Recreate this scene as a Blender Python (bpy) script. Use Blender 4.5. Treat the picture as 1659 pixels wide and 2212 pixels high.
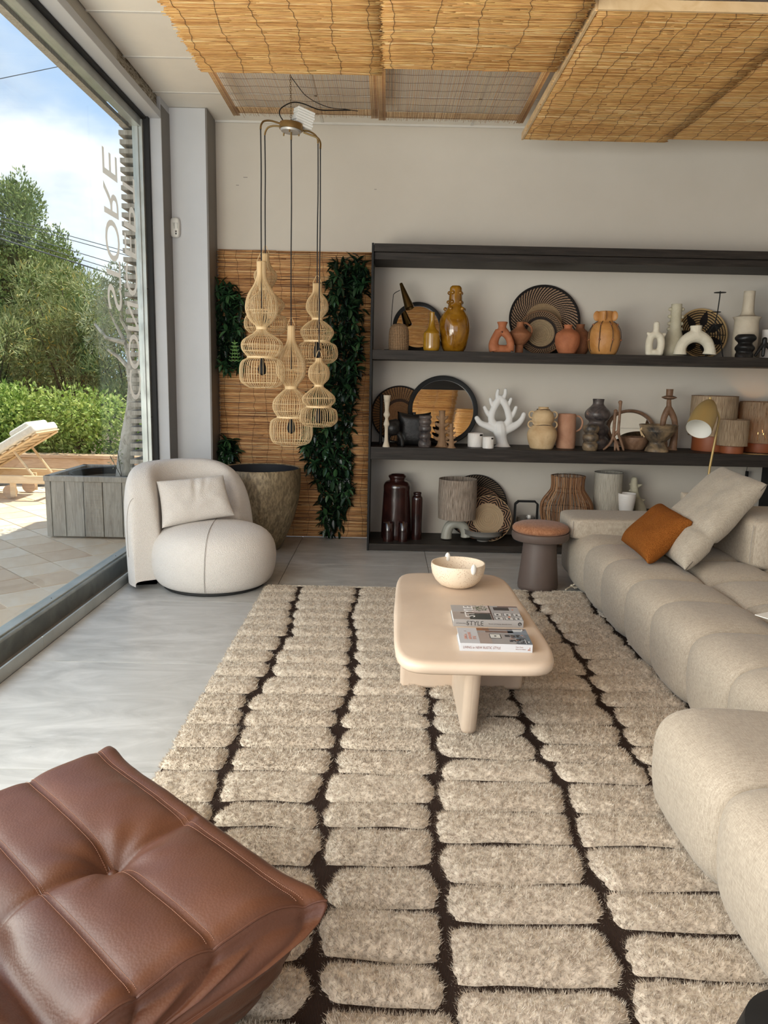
import bpy, bmesh, math, random
import numpy as np
from mathutils import Vector, Matrix, noise
random.seed(7); rng = np.random.default_rng(7)
PI = math.pi
for o in list(bpy.data.objects): bpy.data.objects.remove(o)
SC = bpy.context.scene
COL = SC.collection

# ------------------------------------------------------------------ camera
F_PX, TH, RO, H = 1665.0, math.radians(9.95), math.radians(1.2), 1.4      # image taken as 1659 x 2212
cam_d = bpy.data.cameras.new('camera'); cam = bpy.data.objects.new('camera', cam_d); COL.objects.link(cam)
cam.matrix_world = Matrix.Translation((0, 0, H)) @ Matrix.Rotation(PI/2 - TH, 4, 'X') @ Matrix.Rotation(RO, 4, 'Z')
cam_d.sensor_fit = 'HORIZONTAL'; cam_d.sensor_width = 36.0; cam_d.lens = 36.0*F_PX/1659
cam_d.clip_start = 0.02; cam_d.clip_end = 400
SC.camera = cam
SC.view_settings.view_transform = 'Standard'; SC.view_settings.look = 'None'
SC.view_settings.gamma = 1.0; SC.view_settings.use_curve_mapping = False
SC.view_settings.exposure = 0.1
SC.cycles.max_bounces = 8; SC.cycles.diffuse_bounces = 5; SC.cycles.transparent_max_bounces = 16
SC.cycles.caustics_reflective = False; SC.cycles.caustics_refractive = False
SC.cycles.sample_clamp_indirect = 6.0

# ------------------------------------------------------------------ world: blue sky with cumulus
W = bpy.data.worlds.new('sky'); SC.world = W; W.use_nodes = True
nt = W.node_tree; nt.nodes.clear()
def wn(t, **k):
    n = nt.nodes.new(t)
    for a, b in k.items(): setattr(n, a, b)
    return n
tc = wn('ShaderNodeTexCoord'); sep = wn('ShaderNodeSeparateXYZ'); nt.links.new(tc.outputs['Generated'], sep.inputs[0])
mp = wn('ShaderNodeMapping'); mp.inputs['Scale'].default_value = (1, 1, 1.9); mp.inputs['Location'].default_value = (0.35, 0.1, 0.22)
nt.links.new(tc.outputs['Generated'], mp.inputs[0])
n1 = wn('ShaderNodeTexNoise'); n1.inputs['Scale'].default_value = 2.6; n1.inputs['Detail'].default_value = 9; n1.inputs['Roughness'].default_value = .52
nt.links.new(mp.outputs[0], n1.inputs['Vector'])
r1 = wn('ShaderNodeValToRGB'); r1.color_ramp.elements[0].position = .42; r1.color_ramp.elements[1].position = .56
nt.links.new(n1.outputs[0], r1.inputs[0])
n2 = wn('ShaderNodeTexNoise'); n2.inputs['Scale'].default_value = 4.2; n2.inputs['Detail'].default_value = 6
nt.links.new(mp.outputs[0], n2.inputs['Vector'])
r2 = wn('ShaderNodeValToRGB'); e = r2.color_ramp.elements
e[0].position = .42; e[0].color = (.46, .57, .76, 1); e[1].position = .6; e[1].color = (1.0, 1.0, 1.0, 1)
nt.links.new(n2.outputs[0], r2.inputs[0])
rs = wn('ShaderNodeValToRGB'); e = rs.color_ramp.elements
e[0].position = 0.0; e[0].color = (.62, .76, .92, 1); e[1].position = .6; e[1].color = (.22, .42, .82, 1)
nt.links.new(sep.outputs['Z'], rs.inputs[0])
mx = wn('ShaderNodeMixRGB'); nt.links.new(r1.outputs[0], mx.inputs[0]); nt.links.new(rs.outputs[0], mx.inputs[1]); nt.links.new(r2.outputs[0], mx.inputs[2])
bg = wn('ShaderNodeBackground'); nt.links.new(mx.outputs[0], bg.inputs['Color']); bg.inputs['Strength'].default_value = 1.35
wo = wn('ShaderNodeOutputWorld'); nt.links.new(bg.outputs[0], wo.inputs[0])

# ------------------------------------------------------------------ sun and added fill lamps
def lamp(name, kind, loc, aim, power, color=(1, 1, 1), size=(1, 1), **k):
    d = bpy.data.lights.new(name, kind); o = bpy.data.objects.new(name, d); COL.objects.link(o)
    o.location = loc; v = Vector(aim) - Vector(loc); o.rotation_euler = v.to_track_quat('-Z', 'Y').to_euler()
    d.energy = power; d.color = color
    if kind == 'AREA': d.shape = 'RECTANGLE'; d.size, d.size_y = size
    for a, b in k.items(): setattr(d, a, b)
    return o
lamp('sun', 'SUN', (4.2, 3.0, 12), (0, 0, 0), 8.5, (1, .92, .78), angle=.01)
lamp('window_fill', 'AREA', (-1.83, 0.6, 1.75), (1.2, 1.6, 1.45), 165, (1.0, .985, .95), (4.2, 2.9))  # added fill lamp in the unseen stretch of window, brightens the room
lamp('ceiling_fill', 'AREA', (-1.82, 1.0, .9), (1.6, 3.6, 3.4), 115, (1.0, .92, .80), (3.4, 1.3))  # added fill lamp aimed up to brighten the ceiling, stands for terrace bounce
lamp('rear_fill', 'AREA', (1.0, -2.9, 1.8), (1.0, 6.0, 1.3), 20, (1.0, .94, .86), (5.0, 2.8))  # added soft fill behind the camera; the shopfront is only assumed

# ------------------------------------------------------------------ helpers
R0 = Vector((1, 0, 0)); F0 = Vector((0, math.cos(TH), -math.sin(TH))); U0 = Vector((0, math.sin(TH), math.cos(TH)))
CR = math.cos(RO)*R0 + math.sin(RO)*U0; CU = -math.sin(RO)*R0 + math.cos(RO)*U0
def at(u, v, y=None, z=None, x=None):
    """point where the sight line of a photograph pixel meets a real plane"""
    d = F0 + CR*((u - 829.5)/F_PX) - CU*((v - 1106)/F_PX)
    t = x/d.x if x is not None else y/d.y if y is not None else (z - H)/d.z
    return Vector((0, 0, H)) + d*t
def pxm(p): return (Vector(p) - Vector((0, 0, H))).dot(F0)/F_PX          # metres per photograph pixel at p

class MB:
    def __init__(s): s.v = []; s.f = []; s.m = []; s.cur = 0
    def add(s, vs, fs):
        b = len(s.v); s.v += [tuple(p) for p in vs]; s.f += [tuple(i+b for i in f) for f in fs]; s.m += [s.cur]*len(fs); return s
    def box(s, x0, x1, y0, y1, z0, z1, rz=0, ry=0, rx=0, c=None):
        vs = [Vector((x, y, z)) for z in (z0, z1) for y in (y0, y1) for x in (x0, x1)]
        if rz or ry or rx:
            c = Vector(c) if c is not None else Vector(((x0+x1)/2, (y0+y1)/2, (z0+z1)/2))
            M = Matrix.Rotation(rz, 3, 'Z') @ Matrix.Rotation(ry, 3, 'Y') @ Matrix.Rotation(rx, 3, 'X')
            vs = [M @ (p-c) + c for p in vs]
        return s.add(vs, [(0,2,3,1), (4,5,7,6), (0,1,5,4), (2,6,7,3), (0,4,6,2), (1,3,7,5)])
    def lathe(s, prof, seg=32, c=(0, 0, 0), cap=True, M=None, fn=None):
        """prof = [(r, z), ...]; fn(r, z, angle) may change r"""
        vs = []
        for r, z in prof:
            for k in range(seg):
                a = 2*PI*k/seg; rr = fn(r, z, a) if fn else r
                p = Vector((rr*math.cos(a), rr*math.sin(a), z))
                if M is not None: p = M @ p
                vs.append(p + Vector(c))
        fs = [(i*seg+k, i*seg+(k+1) % seg, (i+1)*seg+(k+1) % seg, (i+1)*seg+k) for i in range(len(prof)-1) for k in range(seg)]
        if cap:
            fs.append(tuple(range(seg-1, -1, -1))); n = (len(prof)-1)*seg; fs.append(tuple(range(n, n+seg)))
        return s.add(vs, fs)
    def tube(s, pts, r, seg=8, caps=True, flat=1.0, closed=False):
        """pts world points; r number or list; rounded ends when caps=='round'"""
        P = [Vector(p) for p in pts]; n = len(P); R = list(r) if hasattr(r, '__len__') else [r]*n
        T = []
        for i in range(n):
            a = P[(i-1) % n] if (closed or i) else P[i]; b = P[(i+1) % n] if (closed or i < n-1) else P[i]
            t = (b-a); T.append(t.normalized() if t.length > 1e-9 else Vector((0, 0, 1)))
        up = Vector((0, 1, 0)) if abs(T[0].y) < .9 else Vector((1, 0, 0))
        N = (up - T[0]*up.dot(T[0])).normalized()
        if caps == 'round' and not closed:
            q = []; rr = []; tt = []
            for w in (.95, .8, .5): q.append(P[0]-T[0]*R[0]*w*.9); rr.append(R[0]*math.sqrt(1-w*w)); tt.append(T[0])
            e = [(P[-1]+T[-1]*R[-1]*w*.9, R[-1]*math.sqrt(1-w*w), T[-1]) for w in (.5, .8, .95)]
            P = q + P + [x[0] for x in e]; R = rr + R + [x[1] for x in e]; T = tt + T + [x[2] for x in e]; n = len(P)
        vs = []
        for i in range(n):
            N = (N - T[i]*N.dot(T[i])).normalized(); B = T[i].cross(N)
            for k in range(seg):
                a = 2*PI*k/seg; vs.append(P[i] + (N*math.cos(a)*flat + B*math.sin(a))*R[i])
        m = n if closed else n-1
        fs = [(i*seg+k, i*seg+(k+1) % seg, ((i+1) % n)*seg+(k+1) % seg, ((i+1) % n)*seg+k) for i in range(m) for k in range(seg)]
        if caps and not closed: fs.append(tuple(range(seg-1, -1, -1))); fs.append(tuple(range((n-1)*seg, n*seg)))
        return s.add(vs, fs)
    def grid(s, fn, nu, nv, cu=False, cv=False):
        """fn(i/nu, j/nv) -> point; cu/cv close that direction"""
        U = nu if cu else nu+1; V = nv if cv else nv+1
        vs = [fn(i/nu, j/nv) for i in range(U) for j in range(V)]
        fs = [(i*V+j, ((i+1) % U)*V+j, ((i+1) % U)*V+(j+1) % V, i*V+(j+1) % V) for i in range(nu) for j in range(nv)]
        return s.add(vs, fs)
    def ball(s, c, r, seg=16, rings=10, sc=(1, 1, 1)):
        prof = [(max(1e-4, r*math.sin(PI*i/rings)), -r*math.cos(PI*i/rings)) for i in range(rings+1)]
        return s.lathe(prof, seg, c, M=Matrix.Diagonal(sc))

def build(name, mb, mat, parent=None, loc=None, rot=None, smooth=True, angle=40, bevel=0, subsurf=0, remesh=0, seg=2, recalc=True):
    me = bpy.data.meshes.new(name); me.from_pydata([tuple(p) for p in mb.v], [], mb.f)
    mats = mat if isinstance(mat, (list, tuple)) else [mat]
    for m in mats: me.materials.append(m)
    if len(mats) > 1: me.polygons.foreach_set('material_index', mb.m)
    if recalc:
        bm = bmesh.new(); bm.from_mesh(me); bmesh.ops.recalc_face_normals(bm, faces=bm.faces); bm.to_mesh(me); bm.free()
    if smooth:
        me.polygons.foreach_set('use_smooth', [True]*len(me.polygons))
        if angle < 180: me.set_sharp_from_angle(angle=math.radians(angle))
    me.update()
    o = bpy.data.objects.new(name, me); COL.objects.link(o)
    if parent: o.parent = parent
    if loc is not None: o.location = loc
    if rot is not None: o.rotation_euler = rot
    if remesh:
        m = o.modifiers.new('r', 'REMESH'); m.mode = 'VOXEL'; m.voxel_size = remesh; m.use_smooth_shade = True
        m = o.modifiers.new('s', 'SMOOTH'); m.factor = .6; m.iterations = 6
    if bevel:
        m = o.modifiers.new('b', 'BEVEL'); m.width = bevel; m.segments = seg; m.limit_method = 'ANGLE'; m.angle_limit = math.radians(50)
    if subsurf:
        m = o.modifiers.new('u', 'SUBSURF'); m.levels = m.render_levels = subsurf
    return o
def tag(o, label=None, cat=None, group=None, kind=None):
    if label: o['label'] = label
    if cat: o['category'] = cat
    if group: o['group'] = group
    if kind: o['kind'] = kind
    return o
def thing(name, loc, label, cat, group=None, rz=0):
    o = bpy.data.objects.new(name, None); COL.objects.link(o); o.location = loc; o.rotation_euler = (0, 0, rz); o.empty_display_size = .05
    return tag(o, label, cat, group)
def structure(name, loc=(0, 0, 0)):
    o = bpy.data.objects.new(name, None); COL.objects.link(o); o.location = loc; o['kind'] = 'structure'; return o
def link_copy(src, parent, loc=None, rot=None, scale=None):
    c = src.copy(); COL.objects.link(c); c.parent = parent
    if loc is not None: c.location = loc
    if rot is not None: c.rotation_euler = rot
    if scale is not None: c.scale = scale
    return c

# ------------------------------------------------------------------ materials
class NM:
    def __init__(s, name, rough=.6, metal=0, spec=.5):
        s.mat = bpy.data.materials.new(name); s.mat.use_nodes = True; s.t = s.mat.node_tree
        s.b = s.t.nodes['Principled BSDF']; s.b.inputs['Roughness'].default_value = rough
        s.b.inputs['Metallic'].default_value = metal; s.b.inputs['Specular IOR Level'].default_value = spec
        s._co = None
    def n(s, t, **k):
        x = s.t.nodes.new(t)
        for a, b in k.items(): setattr(x, a, b)
        return x
    def put(s, sock, v):
        if isinstance(v, bpy.types.NodeSocket): s.t.links.new(v, sock)
        elif isinstance(v, (tuple, list)) and len(v) == 3 and sock.type == 'RGBA': sock.default_value = (*v, 1)
        else: sock.default_value = v
    @property
    def co(s):
        if s._co is None: s._co = s.n('ShaderNodeTexCoord').outputs['Object']
        return s._co
    def map(s, scale=(1, 1, 1), rot=(0, 0, 0), loc=(0, 0, 0), v=None):
        m = s.n('ShaderNodeMapping'); s.put(m.inputs[0], v or s.co)
        m.inputs['Scale'].default_value = scale; m.inputs['Rotation'].default_value = rot; m.inputs['Location'].default_value = loc
        return m.outputs[0]
    def noise(s, scale=5, detail=4, rough=.5, v=None, dist=0):
        m = s.n('ShaderNodeTexNoise'); s.put(m.inputs['Vector'], v or s.co); m.inputs['Scale'].default_value = scale
        m.inputs['Detail'].default_value = detail; m.inputs['Roughness'].default_value = rough; m.inputs['Distortion'].default_value = dist
        return m.outputs[0]
    def voro(s, scale=50, v=None, feature='F1'):
        m = s.n('ShaderNodeTexVoronoi', feature=feature); s.put(m.inputs['Vector'], v or s.co); m.inputs['Scale'].default_value = scale; return m.outputs['Distance']
    def wave(s, scale=10, axis='X', dist=0, v=None, detail=2):
        m = s.n('ShaderNodeTexWave', bands_direction=axis); s.put(m.inputs['Vector'], v or s.co); m.inputs['Scale'].default_value = scale
        m.inputs['Distortion'].default_value = dist; m.inputs['Detail'].default_value = detail; return m.outputs[1]
    def m(s, op, a, b=0.0, c=0.0):
        x = s.n('ShaderNodeMath', operation=op); s.put(x.inputs[0], a); s.put(x.inputs[1], b)
        if op in ('MULTIPLY_ADD', 'COMPARE'): s.put(x.inputs[2], c)
        return x.outputs[0]
    def ramp(s, fac, stops, interp='LINEAR'):
        x = s.n('ShaderNodeValToRGB'); s.put(x.inputs[0], fac); cr = x.color_ramp; cr.interpolation = interp
        while len(cr.elements) < len(stops): cr.elements.new(.5)
        for e, (p, c) in zip(cr.elements, stops): e.position = p; e.color = (*c, 1) if not isinstance(c, (int, float)) else (c, c, c, 1)
        return x.outputs[0]
    def mix(s, f, a, b, mode='MIX'):
        x = s.n('ShaderNodeMixRGB', blend_type=mode); s.put(x.inputs[0], f); s.put(x.inputs[1], a); s.put(x.inputs[2], b); return x.outputs[0]
    def xyz(s, v=None):
        x = s.n('ShaderNodeSeparateXYZ'); s.put(x.inputs[0], v or s.co); return x.outputs
    def island(s): return s.n('ShaderNodeNewGeometry').outputs['Random Per Island']
    def objrand(s): return s.n('ShaderNodeObjectInfo').outputs['Random']
    def col(s, v): s.put(s.b.inputs['Base Color'], v); return s
    def rough(s, v): s.put(s.b.inputs['Roughness'], v); return s
    def bump(s, h, strength=.3, dist=.01):
        x = s.n('ShaderNodeBump'); s.put(x.inputs['Height'], h); x.inputs['Strength'].default_value = strength; x.inputs['Distance'].default_value = dist
        if s.b.inputs['Normal'].is_linked: s.t.links.new(s.b.inputs['Normal'].links[0].from_socket, x.inputs['Normal'])
        s.t.links.new(x.outputs[0], s.b.inputs['Normal']); return s
def plain(name, c, rough=.6, metal=0, var=.12, scale=8, bump=0, bscale=60, spec=.5):
    """one colour with a little procedural variation"""
    s = NM(name, rough, metal, spec); d = tuple(x*(1-var) for x in c); l = tuple(min(1, x*(1+var)) for x in c)
    s.col(s.ramp(s.noise(scale, 5, .6), [(.3, d), (.7, l)]))
    if bump: s.bump(s.noise(bscale, 5, .6), bump, .004)
    return s.mat
def clay(name, c1, c2, c3=None, rough=.7, scale=9, bump=.35, spec=.3):
    s = NM(name, rough, 0, spec); st = [(.35, c1), (.62, c2)] + ([(.75, c3)] if c3 else [])
    s.col(s.ramp(s.noise(scale, 6, .62, dist=.6), st)); s.bump(s.noise(45, 6, .65), bump, .006); return s.mat
def glazed(name, c1, c2, rough=.12, scale=7):
    s = NM(name, rough); s.col(s.ramp(s.noise(scale, 5, .6, dist=.8), [(.35, c1), (.65, c2)])); s.bump(s.noise(22, 3, .5), .15, .006)
    s.b.inputs['Coat Weight'].default_value = .4; s.b.inputs['Coat Roughness'].default_value = .06; return s.mat

M = {}
s = NM('wall_plaster', .85, 0, .2); s.col(s.ramp(s.noise(1.3, 5, .6), [(.3, (.565, .515, .445)), (.7, (.61, .56, .49))])); s.bump(s.noise(70, 4, .6), .08, .003); M['wall'] = s.mat
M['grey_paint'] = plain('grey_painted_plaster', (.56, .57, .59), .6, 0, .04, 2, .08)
M['dark_grey'] = plain('dark_grey', (.17, .155, .14), .6, 0, .08, 3)
M['reveal'] = plain('reveal_paint', (.50, .51, .53), .5, 0, .04, 3)
M['ceiling'] = plain('ceiling_tile_board', (.80, .76, .69), .85, 0, .03, 3, .05, 200, .2)
M['grid'] = plain('ceiling_grid', (.66, .64, .60), .5, 0, .02)
s = NM('floor_tile', .33, 0, .5)
q = s.noise(2.2, 8, .62, v=s.map((1, 2.6, 1), v=s.co), dist=1.2)
s.col(s.ramp(q, [(.28, (.34, .335, .32)), (.5, (.46, .455, .44)), (.72, (.60, .595, .58))]))
s.rough(s.m('MULTIPLY_ADD', s.noise(6, 5), .25, .20)); s.bump(s.noise(9, 8, .65), .08, .01); M['floor'] = s.mat
M['grout'] = plain('grout', (.11, .105, .10), .9)
s = NM('aluminium', .38, .55); s.col(s.ramp(s.noise(6, 5), [(.3, (.38, .40, .38)), (.7, (.50, .52, .50))])); M['alu'] = s.mat
s = NM('dull_aluminium', .4, .5); s.col(s.ramp(s.noise(5, 7, .6, dist=1), [(.3, (.22, .24, .23)), (.7, (.34, .36, .34))])); s.rough(s.m('MULTIPLY_ADD', s.noise(12, 5), .4, .2)); M['alu_dark'] = s.mat
M['rubber'] = plain('black_rubber', (.012, .012, .012), .7)
s = NM('window_glass', 0.0); s.t.nodes.remove(s.b)
gl = s.n('ShaderNodeBsdfGlossy'); gl.inputs['Roughness'].default_value = .02; tr = s.n('ShaderNodeBsdfTransparent'); tr.inputs[0].default_value = (.93, .955, .94, 1)
fr = s.n('ShaderNodeFresnel'); fr.inputs[0].default_value = 1.35; ms = s.n('ShaderNodeMixShader')
s.t.links.new(s.m('MULTIPLY', fr.outputs[0], .12), ms.inputs[0]); s.t.links.new(tr.outputs[0], ms.inputs[1]); s.t.links.new(gl.outputs[0], ms.inputs[2])
s.t.links.new(ms.outputs[0], s.t.nodes['Material Output'].inputs[0]); M['glass'] = s.mat
s = NM('window_vinyl', .7); s.col((.66, .62, .56)); tb = s.n('ShaderNodeBsdfTranslucent'); tb.inputs[0].default_value = (.98, .93, .86, 1); ms = s.n('ShaderNodeMixShader'); ms.inputs[0].default_value = .8
s.t.links.new(s.b.outputs[0], ms.inputs[1]); s.t.links.new(tb.outputs[0], ms.inputs[2]); s.t.links.new(ms.outputs[0], s.t.nodes['Material Output'].inputs[0]); M['vinyl'] = s.mat
# black stained wood of the shelves
s = NM('black_stained_wood', .55, 0, .25); g = s.noise(5, 7, .65, v=s.map((.6, 6, 9)), dist=.4)
s.col(s.ramp(g, [(.3, (.012, .010, .008)), (.55, (.028, .022, .018)), (.8, (.060, .046, .036))])); s.bump(g, .25, .004); M['blackwood'] = s.mat
def wood(name, a, b, sc=(1, 8, 1), rough=.5):
    s = NM(name, rough); g = s.noise(6, 7, .6, v=s.map(sc), dist=1.0); s.col(s.ramp(g, [(.3, a), (.7, b)])); s.bump(g, .2, .003); return s.mat
M['pine'] = wood('pine_batten', (.60, .40, .20), (.76, .56, .33), (1, 1, 1))
M['greywood'] = None
s = NM('weathered_plank', .8); g = s.noise(4, 8, .68, v=s.map((9, 9, .9)), dist=1.4); k = s.noise(2.5, 3)
c = s.mix(k, s.ramp(g, [(.25, (.16, .145, .125)), (.5, (.33, .305, .27)), (.75, (.50, .475, .43))]), s.ramp(g, [(.25, (.24, .195, .15)), (.7, (.47, .415, .34))]))
s.col(c); s.bump(g, .5, .006); M['greywood'] = s.mat
M['deckwood'] = wood('bench_wood', (.42, .27, .17), (.60, .42, .28), (1, 6, 6), .6)
M['teak'] = wood('pale_teak', (.62, .45, .27), (.78, .62, .42), (1, 6, 6), .5)
def reed(name, cols, rough=.5):
    s = NM(name, rough, 0, .35); r = s.island(); c = s.ramp(r, cols)
    g = s.noise(14, 3, .5, v=s.map((1.0, 8, 8))); c = s.mix(.35, c, s.ramp(g, [(.3, (.35, .2, .08)), (.7, (1, .85, .6))]), 'OVERLAY'); s.col(c); return s.mat
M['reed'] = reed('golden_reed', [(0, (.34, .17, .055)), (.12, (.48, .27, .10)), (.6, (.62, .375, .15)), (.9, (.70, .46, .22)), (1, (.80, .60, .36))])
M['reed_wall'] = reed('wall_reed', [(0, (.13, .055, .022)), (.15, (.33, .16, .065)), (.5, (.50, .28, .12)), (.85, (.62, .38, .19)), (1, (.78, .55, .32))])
M['willow'] = reed('brown_willow', [(0, (.36, .19, .09)), (.4, (.58, .36, .18)), (1, (.74, .54, .32))])
M['wire'] = plain('binding_wire', (.10, .055, .03), .6)
M['cord'] = plain('black_cord', (.012, .011, .012), .7)
M['bronze'] = plain('antique_brass', (.33, .215, .085), .38, .85, .1)
M['zinc'] = plain('grey_steel', (.45, .44, .42), .45, .5)
s = NM('rattan', .5, 0, .35); s.col(s.ramp(s.island(), [(0, (.60, .41, .20)), (1, (.78, .60, .36))])); M['rattan'] = s.mat
s = NM('rattan_dark', .5, 0, .35); s.col(s.ramp(s.island(), [(0, (.50, .33, .16)), (1, (.68, .50, .28))])); M['rattan2'] = s.mat
s = NM('vine_leaf', .32, 0, .5); s.col(s.ramp(s.objrand(), [(0, (.008, .026, .011)), (.6, (.018, .052, .020)), (1, (.045, .11, .038))]))
s.bump(s.wave(18, 'Y', 1), .15, .003); M['leaf'] = s.mat
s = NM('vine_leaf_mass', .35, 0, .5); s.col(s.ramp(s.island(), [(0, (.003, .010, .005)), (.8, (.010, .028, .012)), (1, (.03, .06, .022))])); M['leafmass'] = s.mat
M['stem'] = plain('brown_stem', (.05, .03, .02), .7)
# fabrics
s = NM('cream_boucle', .95, 0, .1); s.col(s.ramp(s.voro(260), [(0, (.76, .715, .67)), (.75, (.64, .595, .55))]))
s.bump(s.voro(230), .6, -.005); s.bump(s.noise(60, 4, .6), .3, .004); s.b.inputs['Sheen Weight'].default_value = .25; M['boucle'] = s.mat
s = NM('rust_boucle', .95, 0, .1); s.col(s.ramp(s.voro(240), [(0, (.42, .155, .032)), (.7, (.20, .060, .010))])); s.bump(s.voro(220), .7, -.004); M['rust'] = s.mat
def linen(name, a, b, sc=340):
    s = NM(name, .9, 0, .15); w1 = s.noise(sc*.45, 2, .5, v=s.map((1, .12, 1))); w2 = s.noise(sc*.45, 2, .5, v=s.map((.12, 1, .12))); w3 = s.noise(sc*.45, 2, .5, v=s.map((1, 1, .15)))
    w = s.m('ADD', s.m('ADD', w1, w2), w3); w = s.m('MULTIPLY', w, .3333)
    s.col(s.ramp(w, [(.38, a), (.62, b)])); s.bump(w, .35, .002); s.b.inputs['Sheen Weight'].default_value = .15; return s.mat
M['sofa'] = linen('oatmeal_weave', (.31, .26, .20), (.47, .405, .325), 800)
M['linen'] = linen('natural_linen', (.33, .285, .225), (.48, .425, .345), 700)
M['piping'] = plain('dark_piping', (.13, .11, .09), .9)
M['seam'] = plain('seam_thread', (.30, .27, .235), .9)
s = NM('saddle_leather', .36, 0, .5); g = s.voro(190); g2 = s.noise(5, 5, .6)
s.col(s.ramp(g2, [(.3, (.080, .028, .0145)), (.7, (.106, .039, .020))])); s.rough(s.m('MULTIPLY_ADD', s.noise(8, 4), .12, .36)); s.bump(g, .16, -.002); s.bump(s.noise(30, 4, .6, dist=.5), .07, .004)
s.b.inputs['Coat Weight'].default_value = .05; s.b.inputs['Coat Roughness'].default_value = .3; M['leather'] = s.mat
M['thread'] = plain('tan_thread', (.24, .115, .07), .8)
# rug
s = NM('rug_fibre', .95, 0, .08); c = s.ramp(s.island(), [(0, (.33, .275, .215)), (.5, (.50, .435, .355)), (1, (.70, .625, .53))])
c = s.mix(s.ramp(s.noise(5, 4, .6), [(.35, .0), (.7, .4)]), c, (.42, .345, .27)); c = s.mix(.8, c, s.ramp(s.noise(75, 3, .6), [(.32, (.33, .32, .31)), (.66, (.68, .68, .68))]), 'OVERLAY'); s.col(c); s.b.inputs['Sheen Weight'].default_value = .1; M['fibre'] = s.mat
s = NM('rug_ground', .95, 0, .1); g = s.wave(90, 'X', 1.0, v=s.map((1, 1, 1))); g2 = s.wave(130, 'Y', .6)
s.col(s.ramp(g, [(0, (.022, .013, .010)), (1, (.058, .038, .030))])); s.bump(g2, .5, .004); s.bump(g, .5, .004); M['ground'] = s.mat
M['rope'] = plain('cream_rope', (.62, .55, .44), .9, 0, .15, 60, .4, 200)
# furniture
s = NM('sand_lacquer', .45); s.col(s.ramp(s.noise(3, 6, .6), [(.3, (.575, .45, .345)), (.7, (.65, .525, .41))])); s.rough(s.m('MULTIPLY_ADD', s.noise(5, 5), .3, .32)); s.bump(s.noise(30, 4), .03, .003); M['table'] = s.mat
s = NM('speckled_stoneware', .55); v = s.voro(120); v2 = s.noise(8, 3)
m_ = s.m('MULTIPLY', s.ramp(v, [(.14, 1.0), (.25, 0.0)]), s.ramp(v2, [(.36, 0.0), (.52, 1.0)])); s.col(s.mix(m_, (.72, .60, .46), (.33, .17, .09))); M['speckle'] = s.mat
M['white_glaze'] = glazed('white_glaze', (.74, .72, .66), (.80, .78, .73), .3)
M['taupe'] = plain('brown_taupe_lacquer', (.115, .082, .068), .5, 0, .05)
s = linen('rust_tweed', (.22, .09, .042), (.40, .19, .10), 420); M['tweed'] = s
s = NM('patinated_bronze', .5, .25); g = s.noise(4, 8, .68, v=s.map((1, 1, .45)), dist=1); f = s.noise(55, 5, .7, v=s.map((1, 1, .35)))
s.col(s.mix(s.ramp(f, [(.42, .75), (.60, 0.0)]), s.ramp(g, [(.3, (.22, .16, .09)), (.7, (.42, .33, .20))]), (.10, .072, .042))); s.bump(f, .35, .004); M['pot'] = s.mat
M['pot_in'] = plain('black_interior', (.010, .010, .013), .7)
M['mirror'] = NM('mirror_silver', .02, 1.0).col((.86, .85, .82)).mat
M['black'] = plain('matt_black', (.010, .010, .010), .6, spec=.25)
M['black_clay'] = clay('black_clay', (.008, .008, .008), (.018, .016, .015), None, .35)
M['amber'] = glazed('amber_glaze', (.13, .048, .003), (.32, .15, .012), .1)
M['mustard'] = glazed('mustard_glaze', (.27, .135, .008), (.36, .19, .018), .14)
M['terracotta'] = clay('terracotta', (.30, .10, .042), (.40, .145, .066))
M['terracotta2'] = clay('brown_terracotta', (.20, .075, .032), (.31, .13, .062))
M['pinkclay'] = clay('pink_clay', (.40, .20, .12), (.53, .30, .19), (.44, .18, .09), scale=5)
M['ochre'] = clay('ochre_clay', (.50, .33, .17), (.62, .45, .26), (.30, .15, .08), scale=8)
M['orange'] = clay('orange_clay', (.40, .175, .045), (.50, .25, .085), (.33, .14, .04), .4)
M['cream_clay'] = clay('cream_clay', (.62, .57, .45), (.70, .65, .53), (.45, .38, .28), .8, 12)
M['olive_clay'] = clay('olive_cream_clay', (.42, .38, .27), (.52, .48, .36))
M['beige_clay'] = clay('beige_clay', (.50, .43, .33), (.57, .50, .39), None, .6)
M['smoke'] = clay('smoke_fired_clay', (.018, .016, .018), (.13, .105, .095), (.42, .22, .13), .3, 10, .15)
M['smoke2'] = clay('pale_smoke_fired_clay', (.03, .028, .028), (.30, .21, .12), (.46, .33, .19), .4, 7, .3)
M['brownclay'] = clay('brown_clay', (.20, .115, .060), (.27, .165, .092))
M['woodbrown'] = clay('carved_brown', (.14, .075, .042), (.24, .14, .085), None, .5, 14)
M['candlewhite'] = plain('white_ceramic', (.74, .70, .66), .5, 0, .03)
M['coral'] = plain('matt_white', (.70, .69, .67), .6, 0, .02)
M['oxblood'] = glazed('dark_brown_glaze', (.010, .004, .004), (.040, .012, .009), .2)
M['greyclay'] = plain('grey_green_ceramic', (.36, .345, .29), .45, 0, .06)
M['bowlgrey'] = plain('grey_ceramic', (.17, .16, .145), .5, 0, .1)
def rope_shade(name, cols):
    s = NM(name, .9, 0, .1); p = s.xyz(); an = s.m('ARCTAN2', p[1], p[0]); cb = s.n('ShaderNodeCombineXYZ'); s.put(cb.inputs[0], s.m('MULTIPLY', an, 14)); s.put(cb.inputs[2], s.m('MULTIPLY', p[2], 5))
    g = s.noise(2.2, 4, .6, v=cb.outputs[0], dist=.3); s.col(s.ramp(g, [(.3, cols[0]), (.5, cols[1]), (.7, cols[2])])); s.bump(g, .9, .008); return s.mat
M['rope_shade'] = rope_shade('jute_string', [(.17, .115, .07), (.36, .26, .17), (.52, .40, .27)])
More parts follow.
